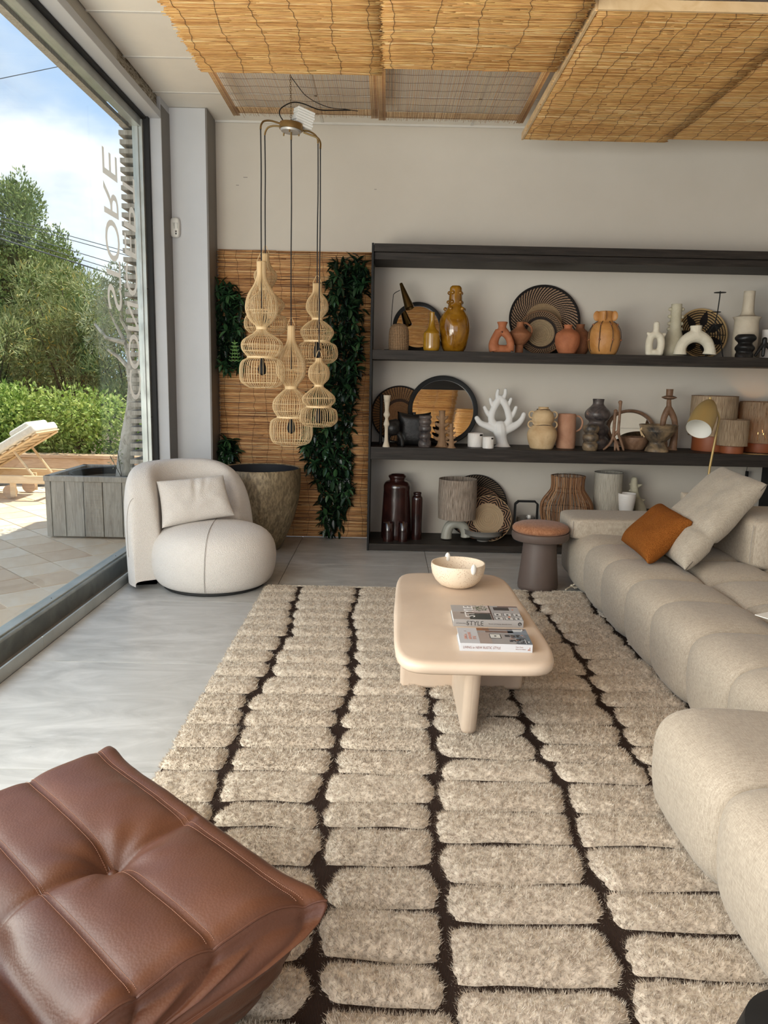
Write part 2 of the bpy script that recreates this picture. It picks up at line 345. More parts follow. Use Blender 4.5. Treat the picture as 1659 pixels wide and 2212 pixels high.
M['rope_grey'] = rope_shade('grey_raffia', [(.10, .075, .055), (.30, .24, .19), (.46, .38, .31)])
M['rope_cream'] = rope_shade('cream_string', [(.30, .27, .22), (.46, .42, .35), (.56, .52, .44)])
M['basket'] = None
s = NM('woven_cane', .7, 0, .2); g = s.wave(26, 'Z', 1.0); p = s.xyz(); an = s.m('ARCTAN2', p[1], p[0]); st = s.m('SINE', s.m('MULTIPLY', an, 34))
s.col(s.ramp(s.m('MULTIPLY_ADD', st, .25, s.m('MULTIPLY', g, .5)), [(0, (.13, .075, .038)), (.35, (.36, .22, .12)), (.7, (.52, .36, .22))])); s.bump(g, .8, .006); s.bump(st, .6, .006); M['basket'] = s.mat
s = NM('brown_cane', .6, 0, .25); s.col(s.ramp(s.island(), [(0, (.10, .04, .018)), (.5, (.26, .125, .058)), (1, (.44, .25, .13))])); M['cane'] = s.mat
s = NM('brass_paint', .42, .35); s.col((.42, .29, .11)); M['brass'] = s.mat
M['dark_brass'] = plain('dark_brass', (.16, .095, .03), .28, .85, .1)
M['lampwhite'] = plain('white_inside', (.82, .80, .74), .5, 0, .02)
M['plastic'] = plain('white_plastic', (.74, .73, .69), .4, 0, .02)
M['plastic_grey'] = plain('grey_lens', (.50, .50, .47), .3, 0, .02)
s = NM('lit_bulb', .4); s.col((1, .7, .3)); s.b.inputs['Emission Color'].default_value = (1, .55, .16, 1); s.b.inputs['Emission Strength'].default_value = 28; M['bulb'] = s.mat
M['bulb_off'] = plain('white_bulb', (.80, .78, .72), .3)
M['paper'] = plain('book_paper', (.80, .78, .73), .8, 0, .03)
def plate_mat(name, fn, rough=.75):
    """fn(s, r, a) -> colour socket from polar coordinates in the plate's own plane"""
    s = NM(name, rough, 0, .2); p = s.xyz(); r = s.m('SQRT', s.m('ADD', s.m('MULTIPLY', p[0], p[0]), s.m('MULTIPLY', p[1], p[1]))); a = s.m('ARCTAN2', p[1], p[0])
    s.col(fn(s, r, a)); w = s.m('SINE', s.m('MULTIPLY', r, 900)); s.bump(w, .4, .003); return s.mat
TAN, TAN2, BLK, BRN = (.38, .24, .14), (.47, .33, .19), (.014, .011, .010), (.16, .075, .035)
def swirl(n, k, R, c1=TAN, c2=BLK, mid=None, midr=.3, rim=True, duty=.0, mr2=None):
    def f(s, r, a):
        x = s.m('SINE', s.m('ADD', s.m('MULTIPLY', a, n), s.m('MULTIPLY', r, k/R)))
        dash = s.m('SINE', s.m('MULTIPLY', r, 420)); x = s.m('ADD', x, s.m('MULTIPLY', dash, .25))
        c = s.mix(s.m('GREATER_THAN', x, duty), c1, c2)
        if mid: c = s.mix(s.m('LESS_THAN', r, midr*R), c, mid)
        if mr2: c = s.mix(s.m('MULTIPLY', s.m('GREATER_THAN', r, mr2[0]*R), s.m('LESS_THAN', r, mr2[1]*R)), c, mr2[2])
        if rim: c = s.mix(s.m('GREATER_THAN', r, .95*R), c, rim if isinstance(rim, tuple) else BLK)
        return s.mix(.25, c, s.ramp(s.noise(60, 4), [(.3, (.3, .3, .3)), (.7, (.8, .8, .8))]), 'OVERLAY')
    return f
def chevron(R, midr, rimc=TAN2):
    def f(s, r, a):
        tri = s.m('ABSOLUTE', s.m('SUBTRACT', s.m('FRACT', s.m('MULTIPLY', a, 8/(2*PI))), .5))
        x = s.m('SINE', s.m('ADD', s.m('MULTIPLY', r, 2*PI*9/R), s.m('MULTIPLY', tri, 24)))
        c = s.mix(s.m('GREATER_THAN', x, .25), BLK, (.33, .19, .11))
        c = s.mix(s.m('LESS_THAN', r, midr*R), c, (.40, .29, .18)); c = s.mix(s.m('GREATER_THAN', r, .95*R), c, rimc); return c
    return f
def star(R):
    def f(s, r, a):
        tri = s.m('ABSOLUTE', s.m('SUBTRACT', s.m('FRACT', s.m('MULTIPLY', a, 7/(2*PI))), .5))
        d = s.m('LESS_THAN', tri, s.m('MULTIPLY', s.m('SUBTRACT', 1.0, s.m('ABSOLUTE', s.m('SUBTRACT', s.m('DIVIDE', r, R*.42), 1.25))), .34))
        k = s.m('GREATER_THAN', s.m('SINE', s.m('MULTIPLY', r, 2*PI*11/R)), .2); k2 = s.m('GREATER_THAN', s.m('SINE', s.m('ADD', s.m('MULTIPLY', a, 40), s.m('MULTIPLY', r, 900))), .55)
        base = s.mix(s.m('MAXIMUM', k, s.m('MULTIPLY', k2, .7)), (.44, .29, .13), BLK)
        c = s.mix(d, base, BLK); return s.mix(s.m('GREATER_THAN', r, .94*R), c, (.50, .34, .16))
    return f

# ================================================================== ROOM SHELL
XL, YB, ZC = -1.717, 6.65, 3.40
fl = structure('floor')
b = MB(); b.box(XL, 6.0, -3.0, YB, -.06, -.004); build('screed', b, M['grout'], fl, smooth=False)
FX, FY, TX, TY, GAP = .337, 3.574, 1.045, 1.04, .0022
tile_me = {}
for i in range(-3, 6):
    for j in range(-7, 4):
        x0, x1 = max(FX+i*TX, XL), min(FX+(i+1)*TX, 6.0); y0, y1 = max(FY+j*TY, -3.0), min(FY+(j+1)*TY, YB)
        if x1-x0 < .01 or y1-y0 < .01: continue
        key = (round(x1-x0, 3), round(y1-y0, 3)); c = ((x0+x1)/2, (y0+y1)/2, 0)
        if key in tile_me:
            o = tile_me[key].copy(); COL.objects.link(o); o.location = c
        else:
            hx, hy = (x1-x0)/2-GAP, (y1-y0)/2-GAP; b = MB(); b.box(-hx, hx, -hy, hy, -.01, 0)
            tile_me[key] = build('tile', b, M['floor'], fl, loc=c, smooth=False)
# walls
wb = structure('wall_back'); b = MB(); b.box(-1.9, 6.0, YB, YB+.2, 0, 3.6); build('plaster', b, M['wall'], wb, smooth=False)
for q, (u, v, w) in enumerate(((530, 383, 9), (811, 409, 5), (513, 400, 6))):
    p = at(u, v, y=YB-.001); b = MB(); s_ = pxm(p); b.box(p.x-s_*w/2, p.x+s_*w/2, YB-.0015, YB, p.z-s_*.5, p.z+s_*.5); build('scuff', b, M['dark_grey'], wb, smooth=False)
wl = structure('wall_left')
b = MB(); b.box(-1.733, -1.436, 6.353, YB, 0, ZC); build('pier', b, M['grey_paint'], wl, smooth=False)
b = MB(); b.box(-1.438, -1.424, 6.351, YB, 0, ZC); build('pier_side', b, M['dark_grey'], wl, smooth=False)  # side face coloured darker than the pier's front
b = MB(); b.box(-1.925, XL, 6.13, YB+.2, 0, 3.6); build('pier', b, M['reveal'], wl, smooth=False)
b = MB(); b.box(XL, XL+.004, 6.13, 6.353, 0, ZC-.05); build('shadow_strip', b, M['dark_grey'], wl, smooth=False)  # thin dark strip put in for the shadow beside the pier
b = MB(); b.box(-1.90, XL, -3, 6.13, 3.252, 3.305); build('lintel', b, M['reveal'], wl, smooth=False, bevel=.003)
s = NM('rough_filler', .9); g = s.noise(22, 7, .7, v=s.map((1, .5, 2.5)), dist=2); py = s.xyz()[1]
s.col(s.mix(s.m('GREATER_THAN', s.m('ADD', py, s.m('MULTIPLY', g, .3)), 5.42), (.50, .475, .42), s.ramp(g, [(.4, (.10, .07, .04)), (.55, (.42, .38, .31))]))); s.bump(g, .6, .01); M['filler'] = s.mat
b = MB(); b.box(-1.90, -1.745, -3, 6.35, 3.305, 3.6); build('filler_strip', b, M['filler'], wl, smooth=False)
wr = structure('wall_right'); b = MB(); b.box(6.0, 6.2, -3, YB, 0, 3.6); build('plaster', b, M['wall'], wr, smooth=False)
wf = structure('wall_front')
for args in ((-1.9, -1.5, 0, 3.6), (3.6, 6.0, 0, 3.6), (-1.5, 3.6, 3.25, 3.6), (-1.5, 3.6, 0, .35)):
    b = MB(); b.box(args[0], args[1], -3.2, -3.0, args[2], args[3]); build('plaster', b, M['wall'], wf, smooth=False)
# ceiling of laid-in boards on a metal grid
ce = structure('ceiling')
b = MB(); b.box(-1.9, 6.0, -3, YB, ZC+.022, ZC+.2); build('slab', b, M['grid'], ce, smooth=False)
pan = {}
cy = [-3, -1.8, -.6, .6, 1.8, 3.0, 4.15, 4.78, 5.41, 6.04, YB]; cx = [-1.745, -.56, .64, 1.84, 3.04, 4.24, 6.0]
for i in range(len(cx)-1):
    for j in range(len(cy)-1):
        hx, hy = (cx[i+1]-cx[i])/2-.007, (cy[j+1]-cy[j])/2-.007; key = (round(hx, 3), round(hy, 3)); c = ((cx[i+1]+cx[i])/2, (cy[j+1]+cy[j])/2, ZC)
        if key in pan: o = pan[key].copy(); COL.objects.link(o); o.location = c
        else:
            b = MB(); b.box(-hx, hx, -hy, hy, .004, .02); pan[key] = build('panel', b, M['ceiling'], ce, loc=c, smooth=False)
for x in cx[1:-1]:
    b = MB(); b.box(x-.011, x+.011, -3, YB, ZC, ZC+.02); build('grid_bar', b, M['grid'], ce, smooth=False)
for y in cy[1:-1]:
    b = MB(); b.box(-1.745, 6, y-.011, y+.011, ZC, ZC+.02); build('grid_bar', b, M['grid'], ce, smooth=False)
b = MB(); b.box(-1.745, 6, YB-.014, YB, ZC-.012, ZC+.02); build('wall_angle', b, M['grid'], ce, smooth=False)

# window: aluminium frame, glass, sill upstand
wi = structure('window_1')
b = MB(); b.box(-1.885, -1.879, -2.6, 6.06, .10, 3.22); build('pane', b, M['glass'], wi, smooth=False)
b = MB(); b.box(-1.905, -1.822, -3, 6.12, -.03, .118); build('bottom_rail', b, M['alu_dark'], wi, smooth=True, bevel=.012, seg=3)
b = MB(); b.box(-1.91, -1.845, -3, 6.12, .116, .128); build('bead', b, M['alu'], wi, smooth=False, bevel=.003)
for i, y in enumerate((3.15, 4.2, 5.25)):
    b = MB(); b.lathe([(.003, 0), (.003, .002)], 8); build('screw', b, M['rubber'], wi, loc=(-1.87, y, .128), smooth=False)
b = MB(); b.box(-1.905, -1.835, 6.05, 6.118, .12, 3.225); build('stile', b, M['alu'], wi, smooth=False, bevel=.003)
b = MB(); b.box(-1.905, -1.862, 6.036, 6.05, .12, 3.21); build('glazing_bead', b, M['alu'], wi, smooth=False, bevel=.002)
for z in (1.05, 2.02): b = MB(); b.box(-1.836, -1.8335, 6.049, 6.119, z, z+.004); build('joint', b, M['rubber'], wi, smooth=False)
for z in (.5, 1.2, 1.9, 2.25, 2.7, 3.0): b = MB(); b.lathe([(.003, 0), (.003, .002)], 8, M=Matrix.Rotation(PI/2, 3, 'X')); build('screw', b, M['rubber'], wi, loc=(-1.868, 6.05, z), smooth=False)
b = MB(); b.box(-1.845, -1.80, 6.085, 6.131, .10, 3.252); build('gasket', b, M['rubber'], wi, smooth=False)
b = MB(); b.box(-1.905, -1.845, -3, 6.12, 3.17, 3.235); build('head_rail', b, M['alu'], wi, smooth=False, bevel=.004)
b = MB(); b.box(-1.85, -1.815, -3, 6.12, 3.235, 3.252); build('gasket', b, M['rubber'], wi, smooth=False)
b = MB(); b.box(-1.83, -1.724, -3, 6.13, -.03, .006); build('sill_channel', b, M['dark_grey'], wi, smooth=False)
for y0, y1 in ((-3, 2.2), (2.2, 3.74), (3.74, 5.28), (5.28, 6.13)):
    b = MB(); b.box(-1.728, XL, y0+.001, y1-.001, 0, .064); build('upstand', b, M['alu'], wi, smooth=False, bevel=.002)
# vinyl lettering, read from the street
lt = thing('window_lettering', (-1.888, 5.6, 2.0), 'grey upright shop lettering stuck on the big window, reading upward', 'lettering')
def glyph_mesh(ch, w, h, th, name):
    c = bpy.data.curves.new('t', 'FONT'); c.body = ch; c.extrude = .002; c.resolution_u = 4
    t = bpy.data.objects.new('t', c); COL.objects.link(t); dg = bpy.context.evaluated_depsgraph_get(); dg.update()
    me = bpy.data.meshes.new_from_object(t.evaluated_get(dg)); bpy.data.objects.remove(t); bpy.data.curves.remove(c)
    co = np.empty(len(me.vertices)*3); me.vertices.foreach_get('co', co); co = co.reshape(-1, 3)
    lo, hi = co.min(0), co.max(0); co = (co-(lo+hi)/2)/np.maximum(hi-lo, 1e-6)*np.array([w, h, th]); me.vertices.foreach_set('co', co.ravel()); me.update(); me.name = name
    return me
def letter(ch, w, h, mat, parent, Mx, th=.0006, name='letter'):
    me = glyph_mesh(ch, w, h, th, name); me.materials.clear(); me.materials.append(mat); me.transform(Mx.to_4x4() if len(Mx) == 3 else Mx)
    o = bpy.data.objects.new(name, me); COL.objects.link(o); o.parent = parent; return o
RL = Matrix(((0, 0, -1), (0, 1, 0), (1, 0, 0)))            # letter x -> +Z, y -> +Y
def wl_(ch, z, y, w, h):
    o = letter(ch, w, h, M['vinyl'], lt, RL); o.location = (0, y-5.6, z-2.0)
for ch, z, w in (('S', 1.90, .17), ('T', 2.06, .19), ('O', 2.275, .27), ('R', 2.535, .20), ('E', 2.762, .165)): wl_(ch, z, 5.489, w, .28)
for ch, z, w in (('C', 1.30, .22), ('O', 1.545, .255), ('N', 1.80, .20), ('C', 2.06, .22), ('E', 2.30, .15), ('P', 2.50, .165), ('T', 2.705, .165)): wl_(ch, z, 5.866, w, .262)

# ================================================================== CEILING REED SCREENS
def tubes_np(name, P, Rr, mat, parent, seg=4):
    """P: (n, k, 3) centre lines, Rr: (n,) radii; one mesh of n thin rods"""
    n, k, _ = P.shape; T = P[:, -1]-P[:, 0]; T /= np.linalg.norm(T, axis=1, keepdims=True)
    up = np.where(np.abs(T[:, 2:3]) < .9, np.array([[0, 0, 1.]]), np.array([[1., 0, 0]])); A = np.cross(T, up); A /= np.linalg.norm(A, axis=1, keepdims=True); B = np.cross(T, A)
    a = np.arange(seg)*2*PI/seg+.4; off = (A[:, None, :]*np.cos(a)[None, :, None]+B[:, None, :]*np.sin(a)[None, :, None])*Rr[:, None, None]
    V = (P[:, :, None, :]+off[:, None, :, :]).reshape(-1, 3)
    i = np.arange(n)[:, None, None]*k*seg+np.arange(k-1)[None, :, None]*seg; j = np.arange(seg)[None, None, :]; j2 = (j+1) % seg
    Fc = np.stack([i+j, i+j2, i+seg+j2, i+seg+j], -1).reshape(-1, 4)
    cap = np.stack([np.arange(n)*k*seg+q for q in range(seg)], -1) if seg == 4 else None
    if cap is not None: Fc = np.concatenate([Fc, cap[:, ::-1], cap+(k-1)*seg])
    return np_mesh(name, V, Fc, mat, parent)
def np_mesh(name, V, Fc, mat, parent, smooth=True):
    me = bpy.data.meshes.new(name); me.vertices.add(len(V)); me.vertices.foreach_set('co', V.astype(np.float32).ravel())
    nf, s = Fc.shape; me.loops.add(nf*s); me.loops.foreach_set('vertex_index', Fc.astype(np.int32).ravel()); me.polygons.add(nf)
    me.polygons.foreach_set('loop_start', np.arange(0, nf*s, s, dtype=np.int32))
    me.update(calc_edges=True); me.polygons.foreach_set('use_smooth', [smooth]*nf); me.materials.append(mat); me.update()
    o = bpy.data.objects.new(name, me); COL.objects.link(o); o.parent = parent; return o
def reed_screen(name, x0, x1, y0, y1, z, label, mat, plane='XY', pitch=.0055, r=.0026, wires=.17, edge=.015, layers=2, short=0, cat='reed screen', group=None, tilt=0, wr_=.0012, slack=.0022):
    """reeds run along X; plane 'XY' is a ceiling screen, 'XZ' hangs on a wall (y0..y1 are heights, z is the depth)"""
    t = thing(name, (0, 0, 0), label, cat, group)
    n = int((y1-y0)/pitch); k = 7; L = []; Rs = []
    for l in range(layers):
        y = np.linspace(y0, y1, n)+rng.normal(0, .0012, n); a = x0+rng.normal(0, edge, n); e = x1+rng.normal(0, edge, n)
        # reeds are shorter than the screen: two run end to end, overlapping
        mid = rng.uniform(x0+.2*(x1-x0), x1-.2*(x1-x0), n)
        for (p, q) in ((a, mid+.03), (mid-.03, e)):
            s_ = np.linspace(0, 1, k)[None, :]; X = p[:, None]+(q-p)[:, None]*s_
            wob = rng.normal(0, .0013, (n, k)); wob[:, 1:-1] = (wob[:, 1:-1]+wob[:, :-2]+wob[:, 2:])/2
            Y = y[:, None]+wob+rng.normal(0, .0016, n)[:, None]*(s_*2-1); Z = l*r*1.6+rng.normal(0, .0009, (n, k))
            L.append(np.stack([X, Y, Z], -1)); Rs.append(rng.uniform(r*.7, r*1.25, n))
    P = np.concatenate(L); Rr = np.concatenate(Rs)
    sag = lambda X, Y: slack*np.sin(X*7)*np.sin(Y*3.1)
    if plane == 'XY': P[..., 2] = z+P[..., 2]+sag(P[..., 0], P[..., 1])
    else: Y = P[..., 1].copy(); P[..., 1] = z+P[..., 2]+sag(P[..., 0], Y); P[..., 2] = Y
    tag(tubes_np('reeds', P, Rr, mat, t), kind='stuff')
    nw = max(2, int((x1-x0)/wires)); d = -.0032 if plane == 'XY' else -.0036
    for i in range(nw):
        x = x0+.05+(x1-x0-.1)*i/(nw-1); pts = []; m = int((y1-y0)/.05)
        for j in range(m+1):
            y = y0+(y1-y0)*j/m; xx = x+.012*math.sin(y*9+i*2)+.009*((j % 2)-.5)+random.gauss(0, .003)
            pts.append((xx, y, z+d+sag(xx, y)) if plane == 'XY' else (xx, z+d+sag(xx, y), y))
        b = MB(); b.tube(pts, wr_, 4); build('binding_wire', b, M['wire'], t, recalc=False)
    return t
reed_screen('reed_screen', -1.15, -.077, .4, 5.06, 3.2, 'golden reed screen under the ceiling, the leftmost beside the window', M['reed'], edge=.012)
reed_screen('reed_screen', -.062, .955, .4, 4.96, 3.203, 'golden reed screen under the ceiling, second from the window', M['reed'], edge=.010)
c_ = reed_screen('reed_screen', 1.0, 2.075, 4.17, 6.27, 3.2, 'large golden reed screen with a pale wooden batten along its left edge', M['reed'], edge=.010, wires=.10)
b = MB(); b.box(.985, .999, 4.17, 6.27, 3.195, 3.245); build('batten', b, M['pine'], c_, smooth=False)
b = MB(); b.box(1.0, 2.1, 4.155, 4.17, 3.197, 3.245); build('batten', b, M['pine'], c_, smooth=False)
for k in range(16):     # loose straws sticking out of the right screen
    x, y = random.uniform(1.05, 2.0), random.uniform(4.3, 6.2); a = random.uniform(0, 6.3); l = random.uniform(.015, .04)
    b = MB(); b.tube([(x, y, 3.192), (x+l*math.cos(a), y+l*math.sin(a), 3.18)], .0013, 4); build('loose_straw', b, M['reed'], c_)
reed_screen('reed_screen', 2.08, 3.4, 3.3, 6.27, 3.225, 'golden reed screen in the upper right corner, behind the battened one', M['reed'], edge=.016, wires=.12)
reed_screen('reed_screen', 1.0, 2.2, .4, 2.6, 3.21, 'golden reed screen that shows only as a reflection in the round mirrors', M['reed'], pitch=.008, r=.004)
def sheer(x0, x1, y0, y1, z, label, bl, br):
    t = thing('willow_screen', (0, 0, 0), label, 'willow screen', 'sheer willow screens on the ceiling')
    n = int((x1-x0)/.0118); k = 6; x = np.linspace(x0, x1, n)+rng.normal(0, .0012, n); s_ = np.linspace(0, 1, k)[None, :]
    Y0, Y1 = y0+rng.normal(0, .01, n), y1+rng.normal(0, .018, n)
    P = np.stack([x[:, None]+rng.normal(0, .0016, (n, k)), Y0[:, None]+(Y1-Y0)[:, None]*s_, z+rng.normal(0, .001, (n, k))], -1)
    tag(tubes_np('willow_rods', P, rng.uniform(.0011, .0019, n), M['willow'], t), kind='stuff')
    for (a, e, m) in ([(x0, x0+.05, 14)] if bl else []) + ([(x1-.05, x1, 14)] if br else []):
        X = np.linspace(a, e, m); P = np.stack([np.repeat(X[:, None], 2, 1), np.tile([[y0, y1]], (m, 1)), np.full((m, 2), z-.004)], -1)
        tag(tubes_np('border', P, np.full(m, .0019), M['willow'], t), kind='stuff')
    b = MB(); b.box(x0, x1, y1-.16, y1-.03, z+.003, z+.006); build('border_band', b, M['pine'], t, smooth=False)
    for i in range(9):
        y = y0+(y1-y0)*(i+.5)/9; pts = [(x0+(x1-x0)*j/24, y+.006*math.sin(j*1.1+i), z-.0035) for j in range(25)]
        b = MB(); b.tube(pts, .0011, 4); build('binding_thread', b, M['wire'], t, recalc=False)
sheer(-1.19, -.105, 5.0, 6.20, 3.31, 'sheer brown willow screen on the ceiling behind the hanging lamp', 1, 1)
sheer(-.10, .985, 5.0, 6.24, 3.31, 'sheer brown willow screen on the ceiling, right of the lamp', 1, 1)
t = thing('willow_screen', (0, 0, 0), 'frayed willow screen edge at the top right, in front of the big reed screen', 'willow screen')
n = 300; x = np.linspace(1.7, 3.2, n); P = np.stack([x[:, None]+rng.normal(0, .003, (n, 4)), np.linspace(2.9, 4.05, 4)[None, :]+rng.normal(0, .012, (n, 1)), np.full((n, 4), 3.33)+rng.normal(0, .003, (n, 4))], -1)
tag(tubes_np('willow_rods', P, np.full(n, .003), M['willow'], t), kind='stuff')

# wall reed screen and the artificial vines on it
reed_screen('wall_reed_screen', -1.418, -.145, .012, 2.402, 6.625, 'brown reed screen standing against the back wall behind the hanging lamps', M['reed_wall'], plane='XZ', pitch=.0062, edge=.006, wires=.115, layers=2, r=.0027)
b = MB(); b.box(-1.415, -.15, 6.636, 6.648, .012, 2.40); wbk = build('backing_board', b, M['woodbrown'], None, smooth=False); wbk.parent = bpy.data.objects['wall_reed_screen']

def leaf_mesh(name, L, Wd, curl=.15):
    b = MB(); n = 6
    rows = []
    for i in range(n+1):
        t_ = i/n; w = Wd*math.sin(PI*min(1, t_*1.02+.0))**.7*(1-.35*t_)*1.15 if 0 < i < n else .0008
        z = -curl*L*t_*t_
        rows += [(-w/2, L*t_, z+w*.22), (0, L*t_, z), (w/2, L*t_, z+w*.22)]
    b.add(rows, [(i*3+j, i*3+j+1, i*3+j+4, i*3+j+3) for i in range(n) for j in range(2)])
    return b
def rot_from(d, roll):
    q = Vector(d).to_track_quat('Y', 'Z'); return (q.to_matrix() @ Matrix.Rotation(roll, 3, 'Y')).to_euler()
def vine(name, path, label, parts, mass, lsize=.085):
    """path: (u, v, halfwidth px) down the middle in the photograph's frame, laid on the screen"""
    base = at(path[-1][0], path[-1][1], y=6.60); t = thing(name, base, label, 'vine', 'artificial vines on the reed screen')
    P = [at(u, v, y=6.60) for u, v, w in path]; Wd = [w*pxm(p) for p, (u, v, w) in zip(P, path)]
    cum = [0]
    for a, c in zip(P, P[1:]): cum.append(cum[-1]+(c-a).length)
    def samp(s_):
        for i in range(len(P)-1):
            if s_ <= cum[i+1] or i == len(P)-2:
                f = (s_-cum[i])/(cum[i+1]-cum[i]); return P[i].lerp(P[i+1], f), Wd[i]*(1-f)+Wd[i+1]*f
    b = MB(); b.tube([p-base for p in P], .006, 6); build('stem', b, M['stem'], t)
    proto = None; lb = leaf_mesh('leaf', lsize, lsize*.42)
    area = [w for w in Wd]; mx_ = max(area)
    def spot():
        while True:
            s_ = random.uniform(0, cum[-1]); p, w = samp(s_)
            if random.random() < w/mx_: return p+Vector((random.uniform(-w, w), 0, random.uniform(-.02, .02)))
    cnt = 0
    while cnt < parts:
        c = spot(); c.y -= random.uniform(.02, .085); ax = random.uniform(0, 6.28)
        for k in range(random.randint(4, 6)):
            if cnt >= parts: break
            a = ax+k*2*PI/5+random.uniform(-.3, .3); d = Vector((math.cos(a), -random.uniform(.25, .8), math.sin(a)-.25)).normalized()
            rt = rot_from(d, random.uniform(-.5, .5)); sc_ = random.uniform(.75, 1.15)
            if proto is None: proto = build('leaf', lb, M['leaf'], t, loc=c-base, rot=rt, recalc=False)
            else: o = link_copy(proto, t, c-base, rt, (sc_,)*3)
            cnt += 1
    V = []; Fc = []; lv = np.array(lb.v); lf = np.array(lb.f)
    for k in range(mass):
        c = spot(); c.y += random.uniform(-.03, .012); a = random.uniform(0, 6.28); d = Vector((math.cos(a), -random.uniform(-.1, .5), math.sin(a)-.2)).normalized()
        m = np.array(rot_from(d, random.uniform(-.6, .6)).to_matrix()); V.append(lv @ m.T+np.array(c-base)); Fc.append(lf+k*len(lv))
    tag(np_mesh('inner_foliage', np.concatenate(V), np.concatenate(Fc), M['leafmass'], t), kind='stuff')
vine('hanging_vine', [(755, 562, 26), (752, 600, 42), (745, 650, 40), (742, 700, 36), (745, 760, 34), (740, 800, 36), (720, 850, 44), (715, 900, 48), (705, 960, 50), (712, 1010, 46), (725, 1050, 38), (722, 1090, 28), (718, 1130, 20), (716, 1152, 12)], 'long dark green artificial vine hanging from top to floor of the reed screen', 298, 1900)
vine('hanging_vine', [(490, 615, 18), (500, 650, 28), (492, 700, 30), (498, 740, 32), (503, 780, 26), (500, 800, 16)], 'dark green vine on the upper left of the reed screen, behind the lamp', 130, 480, .08)
vine('hanging_vine', [(488, 950, 14), (496, 975, 20), (494, 1000, 18)], 'short dark green vine at the lower left, above the bronze pot', 60, 150, .08)
# pale green fern sprig in the left vine
t = thing('fern_sprig', at(502, 780, y=6.50), 'small light green fern sprig hanging in the left vine', 'fern')
b = MB(); p0 = at(507, 735, y=6.49)-at(502, 780, y=6.50)
for j, dx in enumerate((-.03, 0, .03)):
    pts = [p0+Vector((dx*k/6, 0, -.17*k/6)) for k in range(7)]; b.tube(pts, .0015, 4)
    for k in range(1, 7):
        for sgn in (-1, 1):
            q = pts[k]; b.tube([q, q+Vector((sgn*.022, -.004, .012))], .0022, 3)
sm = NM('fern_green', .6); sm.col((.10, .22, .04)); build('fronds', b, sm.mat, t)

# ================================================================== OUTSIDE
s = NM('terrace_tile', .6); g = s.noise(2.2, 7, .6, v=s.map((1, 1, 1), (0, 0, .7)), dist=1); r = s.objrand(); g2 = s.m('ADD', s.m('MULTIPLY', g, .75), s.m('MULTIPLY', r, .25))
s.col(s.ramp(g2, [(.3, (.60, .42, .28)), (.5, (.70, .54, .38)), (.7, (.78, .67, .54))])); s.bump(s.noise(30, 5), .1, .004); M['terrace'] = s.mat
ter = structure('ground')
b = MB(); b.box(-14, -1.91, -3, 10.2, -.1, -.022); build('mortar_bed', b, M['grout'], ter, smooth=False)
T = .322; r2_ = math.sqrt(.5); proto = None; b = MB(); hh = T/2-.005; b.box(-hh, hh, -hh, hh, -.018, 0)
cnt = 0; spots = []
for i in range(-60, 60):
    for j in range(-60, 60):
        # lattice at 45 degrees: joints on x+y = 3.09 + k*T*sqrt2 and y-x = 8.453 + ...
        a = 3.09+(i+.5)*T/r2_; c = 8.453+(j+.5)*T/r2_; x, y = (a-c)/2, (a+c)/2
        if x > -1.9-T*.72 or y > 9.25 or y < 1.0 or x < -6.5: continue
        spots.append((x, y))
spots.sort(key=lambda p: math.hypot(*p))
far = MB()
for k, (x, y) in enumerate(spots):
    if k < 300:
        if proto is None: proto = build('tile', b, M['terrace'], ter, loc=(x, y, 0), rot=(0, 0, PI/4), smooth=False)
        else: link_copy(proto, ter, (x, y, 0), (0, 0, PI/4))
    else: far.box(x-hh, x+hh, y-hh, y+hh, -.018, 0, rz=PI/4)
tag(build('far_tiles', far, M['terrace'], ter, smooth=False), kind='stuff')
b = MB(); b.box(-2.32, -1.906, -3, 6.9, -.03, -.002); build('threshold_strip', b, M['terrace'], ter, smooth=False)
s = NM('soil', 1.0); s.col(s.ramp(s.noise(5, 6), [(.3, (.05, .035, .02)), (.7, (.13, .10, .06))])); M['soil'] = s.mat
b = MB(); b.box(-30, 2, 9.45, 30, -.1, .02); build('garden_soil', b, M['soil'], ter, smooth=False)
# long low timber wall in front of the hedge
t = thing('timber_edging', (-5, 9.36, 0), 'long low wall of horizontal boards in front of the hedge', 'timber wall')
for k, (z0, z1) in enumerate(((.0, .10), (.105, .21), (.215, .34))):
    b = MB(); b.box(-6, 4.2, -.02, .02, z0, z1); build('board', b, M['greywood'] if k < 2 else M['deckwood'], t, smooth=False, bevel=.004)
b = MB(); b.box(-6, 4.2, -.05, .16, .345, .385); build('cap_board', b, M['deckwood'], t, smooth=False, bevel=.005)

